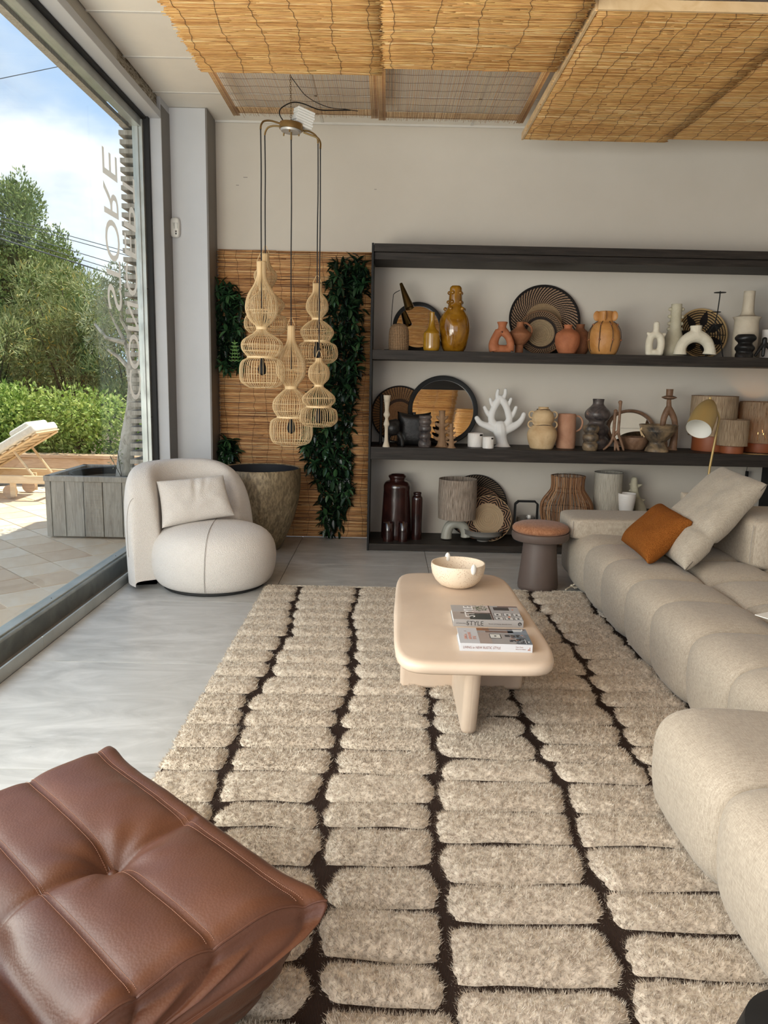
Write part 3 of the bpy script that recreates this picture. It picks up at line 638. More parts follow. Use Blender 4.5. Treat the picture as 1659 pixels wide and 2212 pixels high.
# square planter of weathered planks
PX0, PX1, PY0, PY1, PZ = -2.83, -1.99, 6.37, 7.22, .53
t = thing('plank_planter', ((PX0+PX1)/2, (PY0+PY1)/2, 0), 'square planter of weathered grey planks holding the olive tree', 'planter')
cx_, cy_ = t.location.x, t.location.y; hx, hy = (PX1-PX0)/2, (PY1-PY0)/2
xs = [-hx+.04, -hx+.155, -hx+.312, -hx+.472, -hx+.635, hx-.03]
for side in range(4):
    Rz = Matrix.Rotation(side*PI/2, 3, 'Z')
    for a, c in zip(xs, xs[1:]):
        b = MB(); b.box(a+.003, c-.003, -hy, -hy+.022, .015+random.uniform(0, .004), PZ-.045); b.v = [tuple(Rz @ Vector(p)) for p in b.v]; build('plank', b, M['greywood'], t, smooth=False, bevel=.003)
    b = MB(); b.box(-hx-.006, -hx+.038, -hy-.006, -hy+.03, .015, PZ-.045); b.v = [tuple(Rz @ Vector(p)) for p in b.v]; build('corner_post', b, M['greywood'], t, smooth=False, bevel=.003)
    b = MB(); b.box(-hx-.012, hx+.012, -hy-.012, -hy+.045, PZ-.045, PZ); b.v = [tuple(Rz @ Vector(p)) for p in b.v]; build('top_rail', b, M['greywood'], t, smooth=False, bevel=.004)
b = MB(); b.box(-hx+.03, hx-.03, -hy+.03, hy-.03, .01, .03); build('bottom', b, M['greywood'], t, smooth=False)
b = MB(); b.lathe([(.26, .03), (.35, .50), (.37, .515), (.37, .525), (.345, .52), (.33, .46), (.05, .455)], 32); build('inner_pot', b, M['black'], t)
b = MB(); b.lathe([(.32, .44), (.32, .465), (.01, .475)], 24); build('earth', b, M['soil'], t)
# olive tree
def leaf_cloud(name, centres, rad, n, L, Wd, mat, parent, flat=.9, up=.2, droop=0, base=(0, 0, 0)):
    """n small leaves scattered on lumpy shells round the centres; numpy, one mesh"""
    C = np.array(centres); R = np.array(rad); w = R**2; w = w/w.sum(); idx = rng.choice(len(C), n, p=w)
    d = rng.normal(0, 1, (n, 3)); d /= np.linalg.norm(d, axis=1, keepdims=True); rr = R[idx]*(rng.uniform(.55, 1.05, n))
    P = C[idx]+d*rr[:, None]*np.array([1, 1, flat]); a = d+rng.normal(0, .8, (n, 3))+np.array([0, 0, up-droop]); a /= np.linalg.norm(a, axis=1, keepdims=True)
    q = np.cross(a, rng.normal(0, 1, (n, 3))); q /= np.linalg.norm(q, axis=1, keepdims=True); l = (L*rng.uniform(.6, 1.2, n))[:, None]; ww = (Wd*rng.uniform(.7, 1.2, n))[:, None]
    nn = np.cross(a, q)
    V = np.stack([P, P+a*l*.45+q*ww*.5+nn*ww*.12, P+a*l, P+a*l*.45-q*ww*.5+nn*ww*.12], 1).reshape(-1, 3)-np.array(base)
    return np_mesh(name, V, np.arange(n*4).reshape(-1, 4), mat, parent, smooth=False)
def foliage_mat(name, cols, tr=.25):
    s = NM(name, .55, 0, .3); s.col(s.ramp(s.island(), cols)); tb = s.n('ShaderNodeBsdfTranslucent'); s.put(tb.inputs[0], s.ramp(s.island(), cols)); ms = s.n('ShaderNodeMixShader'); ms.inputs[0].default_value = tr
    s.t.links.new(s.b.outputs[0], ms.inputs[1]); s.t.links.new(tb.outputs[0], ms.inputs[2]); s.t.links.new(ms.outputs[0], s.t.nodes['Material Output'].inputs[0]); return s.mat
M['f_olive'] = foliage_mat('olive_leaf', [(0, (.20, .24, .11)), (1, (.44, .47, .30))])
M['f_hedge'] = foliage_mat('hedge_leaf', [(0, (.11, .20, .03)), (.5, (.30, .41, .09)), (1, (.58, .66, .24))], .3)
M['f_oleander'] = foliage_mat('oleander_leaf', [(0, (.12, .18, .06)), (.6, (.29, .33, .13)), (.93, (.42, .42, .20)), (1, (.62, .42, .06))])
M['f_cypress'] = foliage_mat('cypress_leaf', [(0, (.07, .13, .03)), (.6, (.19, .26, .07)), (1, (.33, .38, .13))], .2)
s = NM('pale_bark', .9); g = s.noise(14, 7, .7, v=s.map((1, 1, .6)), dist=1); s.col(s.ramp(g, [(.3, (.22, .19, .15)), (.5, (.50, .46, .39)), (.7, (.66, .62, .55))])); s.bump(g, .8, .012); M['bark'] = s.mat
t = thing('olive_tree', (-2.27, 6.72, .47), 'slender olive tree with a pale leaning trunk growing in the plank planter', 'tree')
o0 = Vector(t.location); tr_ = [at(u, v, y=y)-o0 for u, v, y in ((270, 1030, 6.72), (272, 985, 6.73), (280, 930, 6.75), (289, 880, 6.78), (290, 830, 6.80), (283, 790, 6.82))]
b = MB(); b.tube(tr_, [.078, .070, .066, .062, .052, .046], 14); build('trunk', b, M['bark'], t)
for k, (pts) in enumerate((((283, 790), (270, 740), (245, 690), (225, 640)), ((283, 790), (290, 740), (300, 690), (298, 640)), ((270, 740), (230, 730), (205, 700)), ((283, 800), (255, 770), (232, 755)), ((290, 740), (262, 690), (262, 640)))):
    P_ = [at(u, v, y=6.82+.12*math.sin(k*2+i))-o0 for i, (u, v) in enumerate(pts)]; b = MB(); b.tube(P_, [.022-.005*i for i in range(len(P_))], 8); build('branch', b, M['bark'], t)
cs = [at(u, v, y=6.85+dy) for u, v, dy in ((225, 640, 0), (205, 690, .2), (245, 660, -.2), (262, 630, .1), (290, 650, .2), (235, 730, .2), (285, 700, .3), (250, 600, .1), (215, 740, -.1))]
leaf_cloud('foliage', [tuple(c) for c in cs], [.16, .15, .15, .17, .15, .12, .14, .13, .12], 2200, .055, .012, M['f_olive'], t, base=t.location)
t = thing('seedling', at(262, 1012, y=6.6), 'tiny leafy weed sprouting beside the olive trunk', 'plant'); b = MB(); o0 = Vector(t.location)
for e_ in ((238, 985), (254, 975)): b.tube([Vector((0, 0, -.08)), at(*e_, y=6.55)-o0], .003, 5)
build('stem', b, M['stem'], t); leaf_cloud('leaves', [tuple(at(250, 1000, y=6.58)), tuple(at(243, 985, y=6.55)), tuple(at(254, 980, y=6.55))], [.05, .03, .03], 60, .03, .01, M['f_olive'], t, base=o0)
# clipped hedge, oleander shrubs, cypress
t = thing('hedge', (-6, 10.0, 0), 'bright green leafy hedge behind the low timber wall', 'hedge')
cc, rr_ = [], []
for i in range(150):
    x = random.uniform(-8.2, -2.0); cc.append((x, random.uniform(9.65, 10.3), random.uniform(.35, 1.02)+.10*math.sin(x*2.3))); rr_.append(random.uniform(.20, .32))
leaf_cloud('foliage', cc, rr_, 30000, .075, .038, M['f_hedge'], t, base=t.location)
b = MB()
for i in range(24): x = -8+i*.26; b.tube([(x+6, .1, 0), (x+6+random.uniform(-.2, .2), .1, .9)], .015, 6)
tag(build('twigs', b, M['stem'], t), kind='stuff')
for i, (x, y, h_, w_, lab) in enumerate(((-3.6, 11.2, 2.3, .8, 'tall loose oleander shrub behind the hedge, nearest the window frame'), (-4.5, 11.4, 2.75, .85, 'tall oleander shrub with yellowing leaves in the middle behind the hedge'), (-5.7, 11.0, 2.25, .9, 'oleander shrub behind the hedge at the far left'), (-3.0, 11.9, 2.6, .8, 'oleander shrub at the right, behind the olive tree'))):
    t = thing('oleander_shrub', (x, y, 0), lab, 'shrub'); cc, rr_ = [], []; b = MB()
    for k in range(34):
        a = random.uniform(0, 6.28); q = random.uniform(.2, 1); z = random.uniform(.9, h_); rad = w_*(.6+.5*math.sin(PI*min(1, z/h_*.8)))*q; p = Vector((rad*math.cos(a), rad*.7*math.sin(a), z)); cc.append(tuple(p+Vector((x, y, 0)))); rr_.append(random.uniform(.16, .30))
        b.tube([(0, 0, 0), (p.x*.5, p.y*.5, p.z*.6), tuple(p)], [.016, .010, .004], 5)
    tag(build('stems', b, M['stem'], t), kind='stuff'); leaf_cloud('foliage', cc, rr_, 9000, .12, .018, M['f_oleander'], t, up=.7, base=t.location)
def cypress(x, y, h, w, lab, n, sp):
    t = thing('cypress', (x, y, 0), lab, 'tree'); b = MB(); b.tube([(0, 0, 0), (0, 0, h*.85)], [.2, .04], 10); build('trunk', b, M['bark'], t); cc, rr_ = [], []
    for k in range(n):
        a = random.uniform(0, 6.28); z = h*(1-random.random()**.8*.97); s_ = 1-z/h; rad = w*min(1, (s_*1.9))**.65*random.uniform(.55, 1.0)
        cc.append((x+rad*math.cos(a), y+rad*math.sin(a), z+random.uniform(-.1, .2))); rr_.append(random.uniform(.20, .42)*(.55+.5*min(1, s_*2.2)))
    leaf_cloud('foliage', cc, rr_, sp, .075, .032, M['f_cypress'], t, flat=1.5, up=1.2, base=t.location)
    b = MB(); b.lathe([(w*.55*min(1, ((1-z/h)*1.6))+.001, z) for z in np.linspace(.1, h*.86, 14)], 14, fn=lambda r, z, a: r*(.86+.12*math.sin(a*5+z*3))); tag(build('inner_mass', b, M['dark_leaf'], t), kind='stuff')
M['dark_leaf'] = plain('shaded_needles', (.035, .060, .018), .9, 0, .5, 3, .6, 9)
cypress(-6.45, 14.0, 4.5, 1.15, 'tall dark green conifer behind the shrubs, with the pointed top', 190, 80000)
cypress(-6.9, 16.2, 4.1, .9, 'lower rounded conifer right of the pointed one', 90, 26000)
cypress(-8.6, 14.6, 4.8, 1.1, 'broad conifer at the left edge of the window view', 100, 26000)
# overhead lines
M['line'] = plain('grey_wire', (.10, .11, .12), .7)
for i, (u0, v0, u1, v1, lab) in enumerate(((0, 170, 135, 142, 'single overhead line high in the sky at the upper left'), (0, 468, 290, 548, 'topmost of the thin overhead lines crossing the conifer'), (0, 476, 290, 556, 'second thin overhead line crossing the conifer'), (0, 495, 290, 582, 'third overhead line, in the middle of the bundle'), (0, 506, 290, 596, 'fourth overhead line in the bundle'), (0, 515, 290, 608, 'thick lowest black overhead line of the bundle'))):
    a = at(u0, v0, y=12.6); c = at(u1, v1, y=12.6); d = c-a; A_ = a-d*(14 if i == 0 else 7.0); C_ = c+d*5.0
    if i == 0: C_ = c+d*14
    t = bpy.data.objects.new('x', None); b = MB(); b.tube([Vector((0, 0, 0)), C_-A_], .011 if i == 5 else .006, 5); tag(build('overhead_line', b, M['line'], loc=A_), lab, 'cable', 'overhead cables')
    bpy.data.objects.remove(t)
# slatted cladding on the outside wall and the outer roof edge
t = thing('slatted_cladding', (-1.95, 7.0, 0), 'grey horizontal timber slats cladding the outside wall beyond the window', 'cladding')
pr = None
for k in range(46):
    z = .42+k*.0655
    if pr is None: b = MB(); b.box(-.105, .012, -.80, .9, -.017, .017); pr = build('slat', b, M['greywood'], t, loc=(0, 0, z), smooth=False)
    else: link_copy(pr, t, (random.uniform(-.004, .004), 0, z))
b = MB(); b.box(.0, .02, -.79, .95, 0, 3.6); build('backing', b, M['alu_dark'], t, smooth=False)
t = thing('roof_edge_beam', (-2.0, 1.5, 3.30), 'weathered beam along the outer roof edge above the window', 'beam'); b = MB(); b.box(-.03, .02, -4.4, 4.75, -.095, -.066); build('board', b, M['greywood'], t, smooth=False)
b = MB(); b.box(-.25, .08, -4.4, 4.75, .10, .13); build('flashing', b, M['alu_dark'], t, smooth=False)

# sun lounger
t = thing('sun_lounger', (-3.66, 8.55, 0), 'pale wooden sun lounger with a cream cushion on the terrace', 'sun lounger')
Lg, Wg, zf = 2.0, .62, .27
for s_ in (-1, 1): b = MB(); b.box(-Lg, 0, s_*Wg/2-.02, s_*Wg/2+.02, zf-.085, zf); build('side_rail', b, M['teak'], t, smooth=False, bevel=.006)
for x in (-.02, -Lg+.02): b = MB(); b.box(x-.02, x+.02, -Wg/2+.02, Wg/2-.02, zf-.08, zf-.01); build('end_rail', b, M['teak'], t, smooth=False, bevel=.004)
for k in range(12): b = MB(); b.box(-Lg+.06+k*.098, -Lg+.12+k*.098, -Wg/2+.02, Wg/2-.02, zf-.012, zf+.006); build('slat', b, M['teak'], t, smooth=False, bevel=.003)
for x, w in ((-.38, 1), (-Lg+.12, 0)):
    for s_ in (-1, 1):
        b = MB(); b.box(x-.03, x+.03, s_*(Wg/2-.055)-.016, s_*(Wg/2-.055)+.016, 0 if not w else .03, zf-.04); build('leg', b, M['teak'], t, smooth=False, bevel=.004)
        if w: b = MB(); b.lathe([(.02, -.014), (.075, -.014), (.075, .014), (.02, .014)], 24, (x-.05, s_*(Wg/2-.085), .078), M=Matrix.Rotation(PI/2, 3, 'X')); build('wheel', b, M['deckwood'], t)
ang = math.radians(31); hx_ = -.82; LB = .86
def bk(d, y, h): return Vector((hx_+d*math.cos(ang)-h*math.sin(ang), y, zf+d*math.sin(ang)+h*math.cos(ang)))
for s_ in (-1, 1): b = MB(); b.tube([bk(0, s_*.25, 0), bk(LB, s_*.25, 0)], .017, 4); build('back_rail', b, M['teak'], t, smooth=False)
for k in range(9): b = MB(); d = .03+k*.098; b.add([bk(d+a, y, h) for h in (.008, .022) for y in (-.29, .29) for a in (0, .06)], [(0,2,3,1), (4,5,7,6), (0,1,5,4), (2,6,7,3), (0,4,6,2), (1,3,7,5)]); build('back_slat', b, M['teak'], t, smooth=False)
for s_ in (-1, 1): b = MB(); b.tube([bk(.52, s_*.22, -.01), Vector((-.16, s_*.22, zf-.03))], .014, 6); build('strut', b, M['teak'], t)
M['cush'] = linen('cream_outdoor_fabric', (.66, .61, .52), (.80, .76, .68))
b = MB(); b.add([bk(a, y, h) for h in (.025, .12) for y in (-.3, .3) for a in (-.02, LB+.02)], [(0,2,3,1), (4,5,7,6), (0,1,5,4), (2,6,7,3), (0,4,6,2), (1,3,7,5)]); build('back_cushion', b, M['cush'], t, bevel=.028, seg=4)
b = MB(); b.box(-Lg, hx_-.02, -.3, .3, zf+.01, zf+.105); build('seat_cushion', b, M['cush'], t, bevel=.028, seg=4)
b = MB(); b.add([bk(a, y, h) for h in (.11, .18) for y in (-.24, .24) for a in (LB-.28, LB-.03)], [(0,2,3,1), (4,5,7,6), (0,1,5,4), (2,6,7,3), (0,4,6,2), (1,3,7,5)]); build('head_pillow', b, M['cush'], t, bevel=.03, seg=4)

# ================================================================== RUG
RUGX0, RUGX1, RUGY0, RUGY1 = -.77, 1.72, .95, 4.975
rug = thing('rug', (0, 0, 0), 'large shaggy beige rug with dark brown lines between its pile blocks', 'rug')
b = MB(); b.grid(lambda u, v: (RUGX0+(RUGX1-RUGX0)*u+.006*math.sin(v*31)*(1 if u in (0, 1) else 0), RUGY0+(RUGY1-RUGY0)*v, .009+.002*math.sin(u*40+v*23)), 30, 60)
n_ = len(b.v); b.add([(x, y, 0.0005) for x, y, z in b.v], []); b.f += [tuple(i+n_ for i in reversed(f)) for f in list(b.f)]
build('woven_ground', b, M['ground'], rug, recalc=False)
def bound(k, y):
    base = [RUGX0-.012, -.535, -.155, .195, .605, .985, 1.335, RUGX1][k]
    if k in (0, 7): return base
    return base+.022*math.sin(y*3.1+k*1.7)+.010*math.sin(y*9.3+k)
ROWS = {0: [4.965, 4.80, 4.62, 4.44, 4.29, 4.14, 3.96, 3.75, 3.575, 3.40, 3.20, 3.04, 2.89, 2.70, 2.53, 2.33, 2.19, 1.99, 1.79, 1.60, 1.42, 1.24, 1.06],
        1: [4.965, 4.80, 4.627, 4.444, 4.292, 4.141, 3.962, 3.749, 3.576, 3.4, 3.204, 3.041, 2.889, 2.703, 2.533, 2.334, 2.189, 1.99, 1.794, 1.628, 1.46, 1.30, 1.12],
        2: [4.965, 4.78, 4.62, 4.45, 4.28, 4.12, 3.95, 3.76, 3.58, 3.40, 3.212, 3.03, 2.888, 2.708, 2.532, 2.344, 2.198, 2.01, 1.825, 1.637, 1.50, 1.32, 1.15],
        3: [4.965, 4.79, 4.60, 4.42, 4.25, 4.08, 3.90, 3.72, 3.54, 3.36, 3.185, 3.019, 2.849, 2.649, 2.492, 2.302, 2.124, 1.939, 1.78, 1.564, 1.40, 1.23, 1.06],
        4: [4.965, 4.82, 4.68, 4.484, 4.302, 4.134, 3.941, 3.731, 3.51, 3.313, 3.16, 2.962, 2.79, 2.642, 2.492, 2.302, 2.124, 1.919, 1.755, 1.6, 1.42, 1.25, 1.08]}
ROWS[5] = [y-.012 for y in ROWS[4]]; ROWS[6] = ROWS[3]
def hnoise(x, y, s): return noise.noise(Vector((x*s, y*s, 3.1)))
def pile_block(k, ya, yb):
    """one raised island of pile: a pillowy base and a coat of single fibres"""
    yc = (ya+yb)/2; w = ya-yb; gap = .0045+.006*random.random()**2; nu, nv = 34, 14
    xl, xr = bound(k, yc), bound(k+1, yc); seedv = random.random()*50
    cg = .0 if k == 0 else .003+.009*random.random(); cgr = .003+.009*random.random() if k < 6 else 0
    pt = [random.uniform(-.5, .5), random.uniform(-.5, .5)]; sh = [random.uniform(.006, .028), random.uniform(.006, .028)]
    if k == 0: sh[0] = .0
    def pos(u, v):
        L = xl+cg+sh[0]*abs(2*v-1+pt[0])**1.6+.011*noise.noise(Vector((v*7, seedv, 0)))+.005*noise.noise(Vector((v*23, seedv, 9))); Rr = xr-cgr-sh[1]*abs(2*v-1+pt[1])**1.6-.011*noise.noise(Vector((v*7, seedv, 5)))-.005*noise.noise(Vector((v*23, seedv, 7)))
        x = L+(Rr-L)*u; wob = .009*noise.noise(Vector((x*7, yc*2, seedv)))
        y = yb+gap+(w-2*gap)*v+wob*1.3
        eu = min(u, 1-u)*(Rr-L)/.036; ev = min(v, 1-v)*(w)/.046; e = min(1, max(0, eu))**.5*min(1, max(0, ev))**.5
        return x, y, .005+.026*e*(1+.26*hnoise(x, y, 26))+.006*hnoise(x, y, 70)*e
    G = np.array([[pos(i/nu, j/nv) for j in range(nv+1)] for i in range(nu+1)]); V0 = G.reshape(-1, 3)
    idx = np.arange((nu+1)*(nv+1)).reshape(nu+1, nv+1); q = np.stack([idx[:-1, :-1], idx[1:, :-1], idx[1:, 1:], idx[:-1, 1:]], -1).reshape(-1, 4)
    F0_ = np.concatenate([q[:, [0, 1, 2]], q[:, [0, 2, 3]]])
    dens = (88000 if yc < 2.4 else 60000 if yc < 3.3 else 36000); blade = .0135
    if xl > 1.3: dens = 9000
    n = int(dens*w*(xr-xl)); U, Vv = rng.uniform(0, nu-1e-6, n), rng.uniform(0, nv-1e-6, n); i, j = U.astype(int), Vv.astype(int); fu, fv = (U-i)[:, None], (Vv-j)[:, None]
    P = (G[i, j]*(1-fu)*(1-fv)+G[i+1, j]*fu*(1-fv)+G[i, j+1]*(1-fu)*fv+G[i+1, j+1]*fu*fv)
    # clumps of fibre lean the same way
    cl = rng.integers(0, 60, n) if False else (np.floor(P[:, 0]*90)+np.floor(P[:, 1]*90)*7).astype(int) % 97
    ca = rng.uniform(0, 6.28, 97)[cl]+rng.normal(0, .6, n); lean = rng.uniform(.35, 1.0, 97)[cl]
    d = np.stack([np.cos(ca)*lean, np.sin(ca)*lean-.15, np.full(n, 1.0)], -1)
    P = P+rng.normal(0, .0022, (n, 3))*np.array([1, 1, .3]); eu_ = 2*U/nu-1; ev_ = 2*Vv/nv-1; d[:, 0] += np.sign(eu_)*np.abs(eu_)**6*1.3; d[:, 1] += np.sign(ev_)*np.abs(ev_)**4*.9
    d += rng.normal(0, .18, (n, 3)); d /= np.linalg.norm(d, axis=1, keepdims=True)
    a = rng.uniform(0, 6.28, n); s_ = np.stack([np.cos(a), np.sin(a), np.zeros(n)], -1)*(.00105 if yc < 2.6 else .0016)
    L_ = (blade*rng.uniform(.6, 1.25, n))[:, None]; P = P-np.array([0, 0, .003])
    V1 = np.stack([P-s_, P+s_, P+d*L_], 1).reshape(-1, 3); F1 = np.arange(n*3).reshape(-1, 3)+len(V0)
    c = np.array([(xl+xr)/2, yc, 0]); o = np_mesh('pile_block', np.concatenate([V0, V1])-c, np.concatenate([F0_, F1]), M['fibre'], rug, smooth=True); o.location = c
for k in range(7):
    rows = ROWS[k]
    for a, c in zip(rows, rows[1:]): pile_block(k, a, c)
# far edge: twisted rope binding and tassel by the sofa, dark striped kilim end
b = MB()
for sgn in (0, PI): b.tube([(RUGX0+(RUGX1-RUGX0)*i/260, 4.985+.004*math.cos(i*.9+sgn), .010+.004*math.sin(i*.9+sgn)) for i in range(261)], .0042, 5)
build('edge_binding', b, M['rope'], rug, recalc=False)
b = MB(); tp = [at(1222, 1274, z=.02), at(1235, 1266, z=.03), at(1243, 1260, z=.05), at(1247, 1256, z=.09)]; b.tube([tuple(p) for p in tp], .006, 8)
for k in range(5): b.tube([tuple(tp[1]), tuple(tp[1]+Vector((.02+.012*k, -.02+.01*k, -.012)))], .003, 5)
b.ball(tuple(tp[1]), .012, 10, 8); build('tassel', b, M['rope'], rug)

# ================================================================== SHAPES
def blob_box(x0, x1, y0, y1, z0, z1, p=5, n=14, puff=.0):
    """rounded pillow-like block"""
    c = Vector(((x0+x1)/2, (y0+y1)/2, (z0+z1)/2)); h = Vector(((x1-x0)/2, (y1-y0)/2, (z1-z0)/2)); b = MB()
    for ax in range(3):
        for sg in (-1, 1):
            def fn(u, v):
                a = [0, 0, 0]; a[ax] = sg; a[(ax+1) % 3] = (2*u-1); a[(ax+2) % 3] = (2*v-1)*sg
                q = Vector([math.copysign(abs(t)**.8, t) if i != ax else t for i, t in enumerate(a)]); l = (abs(q.x)**p+abs(q.y)**p+abs(q.z)**p)**(1/p); q = q/l
                return (c.x+q.x*h.x, c.y+q.y*h.y, c.z+q.z*h.z)
            b.grid(fn, n, n)
    return b
def weld(o, d=.0004):
    bm = bmesh.new(); bm.from_mesh(o.data); bmesh.ops.remove_doubles(bm, verts=bm.verts, dist=d); bmesh.ops.recalc_face_normals(bm, faces=bm.faces); bm.to_mesh(o.data); bm.free()
    o.data.polygons.foreach_set('use_smooth', [True]*len(o.data.polygons)); return o
def cushion(name, BL, BR, TR, TL, thick, mat, parent=None, wr=.006, base=None, n=28, pull=.07, crease=None, seed=1, pw=.5):
    """stuffed cushion spanned by four world corners"""
    BL, BR, TR, TL = map(Vector, (BL, BR, TR, TL)); base = Vector(base) if base is not None else (BL+BR)/2
    nrm = (BR-BL).cross(TL-BL).normalized(); c = (BL+BR+TR+TL)/4
    b = MB()
    for sg in (1, -1):
        def fn(i, j):
            u, v = 2*i-1, 2*j-1; u = math.sin(u*PI/2*.92)/math.sin(PI/2*.92); v = math.sin(v*PI/2*.92)/math.sin(PI/2*.92)
            uu, vv = u*(1-pull*(1-v*v)), v*(1-pull*(1-u*u)); a, d = (uu+1)/2, (vv+1)/2
            p = BL*(1-a)*(1-d)+BR*a*(1-d)+TR*a*d+TL*(1-a)*d
            e = max(0, (1-u**4)*(1-v**4))**pw; h = thick/2*e*(1+.05*noise.noise(Vector((u*2, v*2, seed))))
            w_ = wr*noise.noise(Vector((u*3.2+seed, v*3.2, sg)))*e
            if crease: h += crease(u, v)*e
            return p+nrm*(sg*(h)+w_)-base
        b.grid(fn, n, n)
    o = build(name, b, mat, parent, loc=None if parent else base, recalc=False, angle=180)
    weld(o, .0006); return o, b, nrm
def along(pts, r, name, mat, parent, seg=5, **k):
    b = MB(); b.tube(pts, r, seg); return build(name, b, mat, parent, recalc=False, **k)

# ================================================================== ARMCHAIR
AC = Vector((-1.135, 5.05, 0))
t = thing('armchair', AC, 'rounded cream boucle armchair beside the window', 'armchair')
bc = Vector((-1.165, 5.10, 0))-AC
def back_pt(tt, ph, grow=0):
    a = math.radians(140-tt*74); h = .035+.735*max(0, 1-abs(tt)**4.2)**(1/3.4); th = .235*(1-.25*abs(tt)**8)+grow*2
    n = th/2*math.copysign(abs(math.cos(ph))**.55, math.cos(ph)); z = .028+(h+grow)*abs(math.sin(ph))**.40
    lean = .045*(z/.76)*(1 if n < 9 else 1); R_ = .425+n+lean*.6
    return Vector((bc.x+R_*math.cos(a), bc.y+R_*math.sin(a), z))
b = MB(); b.grid(lambda u, v: back_pt(math.sin((2*u-1)*PI/2), PI*v), 72, 36)
build('backrest', b, M['boucle'], t, angle=180)
b = MB(); b.grid(lambda u, v: back_pt(-.985+.07*v+.0*u, PI*u) if False else back_pt(math.sin((2*u-1)*PI/2)*.99, .02), 10, 1)
along([back_pt(-.90, .06+PI*.40*k/20, .0012) for k in range(21)], .0016, 'seam', M['seam'], t)
prof = [(.33, .020), (.362, .030), (.393, .075), (.410, .155), (.412, .23), (.398, .30), (.36, .355), (.30, .39), (.21, .412), (.11, .420), (.001, .422)]
b = MB(); b.lathe(prof, 64, cap=False, fn=lambda r, z, a: r*(1+.012*math.cos(2*a+.6))); build('seat', b, M['boucle'], t, angle=180, subsurf=1)
sp = [(r+.0016, z) for r, z in prof]; sa = math.radians(-86)
along([(r*math.cos(sa+.10*(z-.2)), r*math.sin(sa+.10*(z-.2)), z+.001) for r, z in sp[1:]]+[(0, .0, .4235), (-.02, .22, .414)], .0018, 'seam', M['seam'], t)
b = MB(); b.lathe([(.325, 0.0), (.335, .008), (.335, .028), (.3, .035)], 48); build('plinth', b, M['rubber'], t)
b = MB(); b.grid(lambda u, v: Vector((bc.x+(.36+.13*u)*math.cos(math.radians(84+v*112)), bc.y+(.36+.13*u)*math.sin(math.radians(84+v*112)), 0)), 1, 30)
nn = len(b.v); b.v += [(x, y, .045) for x, y, z in b.v]; b.f += [tuple(i+nn for i in f) for f in b.f[:30]]; build('back_shadow_base', b, M['rubber'], t, recalc=False)  # low black base stands in for the thin shadow under the backrest
def lumb(u, v):
    return -.016*math.exp(-((u+.05-.12*v)/.07)**2)*max(0, v+.25)*1.6-.010*math.exp(-((u-.17-.25*v)/.06)**2)*max(0, v+.1)*1.5+.01*math.exp(-((u-.05)/.09)**2)*max(0, v)
o, _, _ = cushion('lumbar_pillow', at(350, 1141, y=4.93), at(507, 1113, y=5.20), at(482, 1026, y=5.33), at(338, 1040, y=5.06), .13, M['boucle'], crease=lumb, seed=4, n=40, pull=.05)
tag(o, 'cream boucle lumbar pillow leaning in the armchair', 'pillow')

# ================================================================== BRONZE POT
t = thing('giant_pot', (-1.005, 6.16, 0), 'huge rounded bronze planter pot with a black inside, behind the armchair', 'pot')
prof = [(.001, 0), (.155, 0), (.18, .03), (.225, .13), (.272, .25), (.308, .38), (.325, .50), (.328, .60), (.325, .655), (.318, .662), (.311, .655)]
b = MB(); b.lathe(prof, 64, cap=False); build('body', b, M['pot'], t, angle=70, recalc=False)
b = MB(); b.lathe([(.314, .658), (.306, .64), (.312, .52), (.27, .30), (.15, .10), (.01, .08)], 64, cap=False); build('lining', b, M['pot_in'], t, recalc=False)

# ================================================================== HANGING LAMP
HY = 5.42; cz = at(629, 275, y=HY); t = thing('cluster_pendant', cz, 'cluster hanging lamp with five woven rattan shades on a brass hub', 'hanging lamp'); O = cz
tl = Matrix.Rotation(math.radians(5), 3, 'Y'); s_ = pxm(cz)
b = MB(); b.lathe([(.003, .022), (25*s_, .022), (25.5*s_, .018), (25.5*s_, -.016), (24*s_, -.018)], 40, M=tl); build('hub', b, M['bronze'], t)
b = MB(); b.lathe([(.001, -.030), (21*s_, -.030), (23*s_, -.017)], 40, M=tl); build('hub_cover', b, M['zinc'], t)
for a in range(3): b = MB(); b.lathe([(.005, -.045), (.005, -.028)], 10, c=(19*s_*math.cos(a*2.1+.5), 19*s_*math.sin(a*2.1+.5), -.0), M=tl); build('screw', b, M['bronze'], t)
HOOK = at(627, 163, y=5.40); HOOK.z = 3.345
b = MB(); n = 26
for i in range(n):
    p = (HOOK-O)*((i+.5)/n)*.99+Vector((0, 0, .02)); L_ = (HOOK-O).length/n*.62; ring = []
    for k in range(12):
        a = 2*PI*k/12; x_ = .0055*math.cos(a); z_ = L_*math.sin(a); ring.append(p+(Vector((x_, 0, z_)) if i % 2 else Vector((0, x_, z_))))
    b.tube(ring, .0014, 4, closed=True)
build('chain', b, M['dark_brass'], t, recalc=False)
def cpath(pts, y0, y1): return [at(u, v, y=y0+(y1-y0)*i/(len(pts)-1))-O for i, (u, v) in enumerate(pts)]
def smooth(pts, m=6):
    P = [Vector(p) for p in pts]; out = []
    for i in range(len(P)-1):
        p0, p1, p2, p3 = P[max(0, i-1)], P[i], P[i+1], P[min(len(P)-1, i+2)]
        for k in range(m):
            q = k/m; out.append(.5*((2*p1)+(p2-p0)*q+(2*p0-5*p1+4*p2-p3)*q*q+(3*p1-p0-3*p2+p3)*q**3))
    return out+[P[-1]]
along(smooth(cpath([(616, 266), (605, 250), (605, 237), (617, 227), (634, 221), (655, 224), (690, 237), (725, 238), (757, 238)], HY, 5.9)), .0042, 'supply_cable', M['cord'], t, 6)
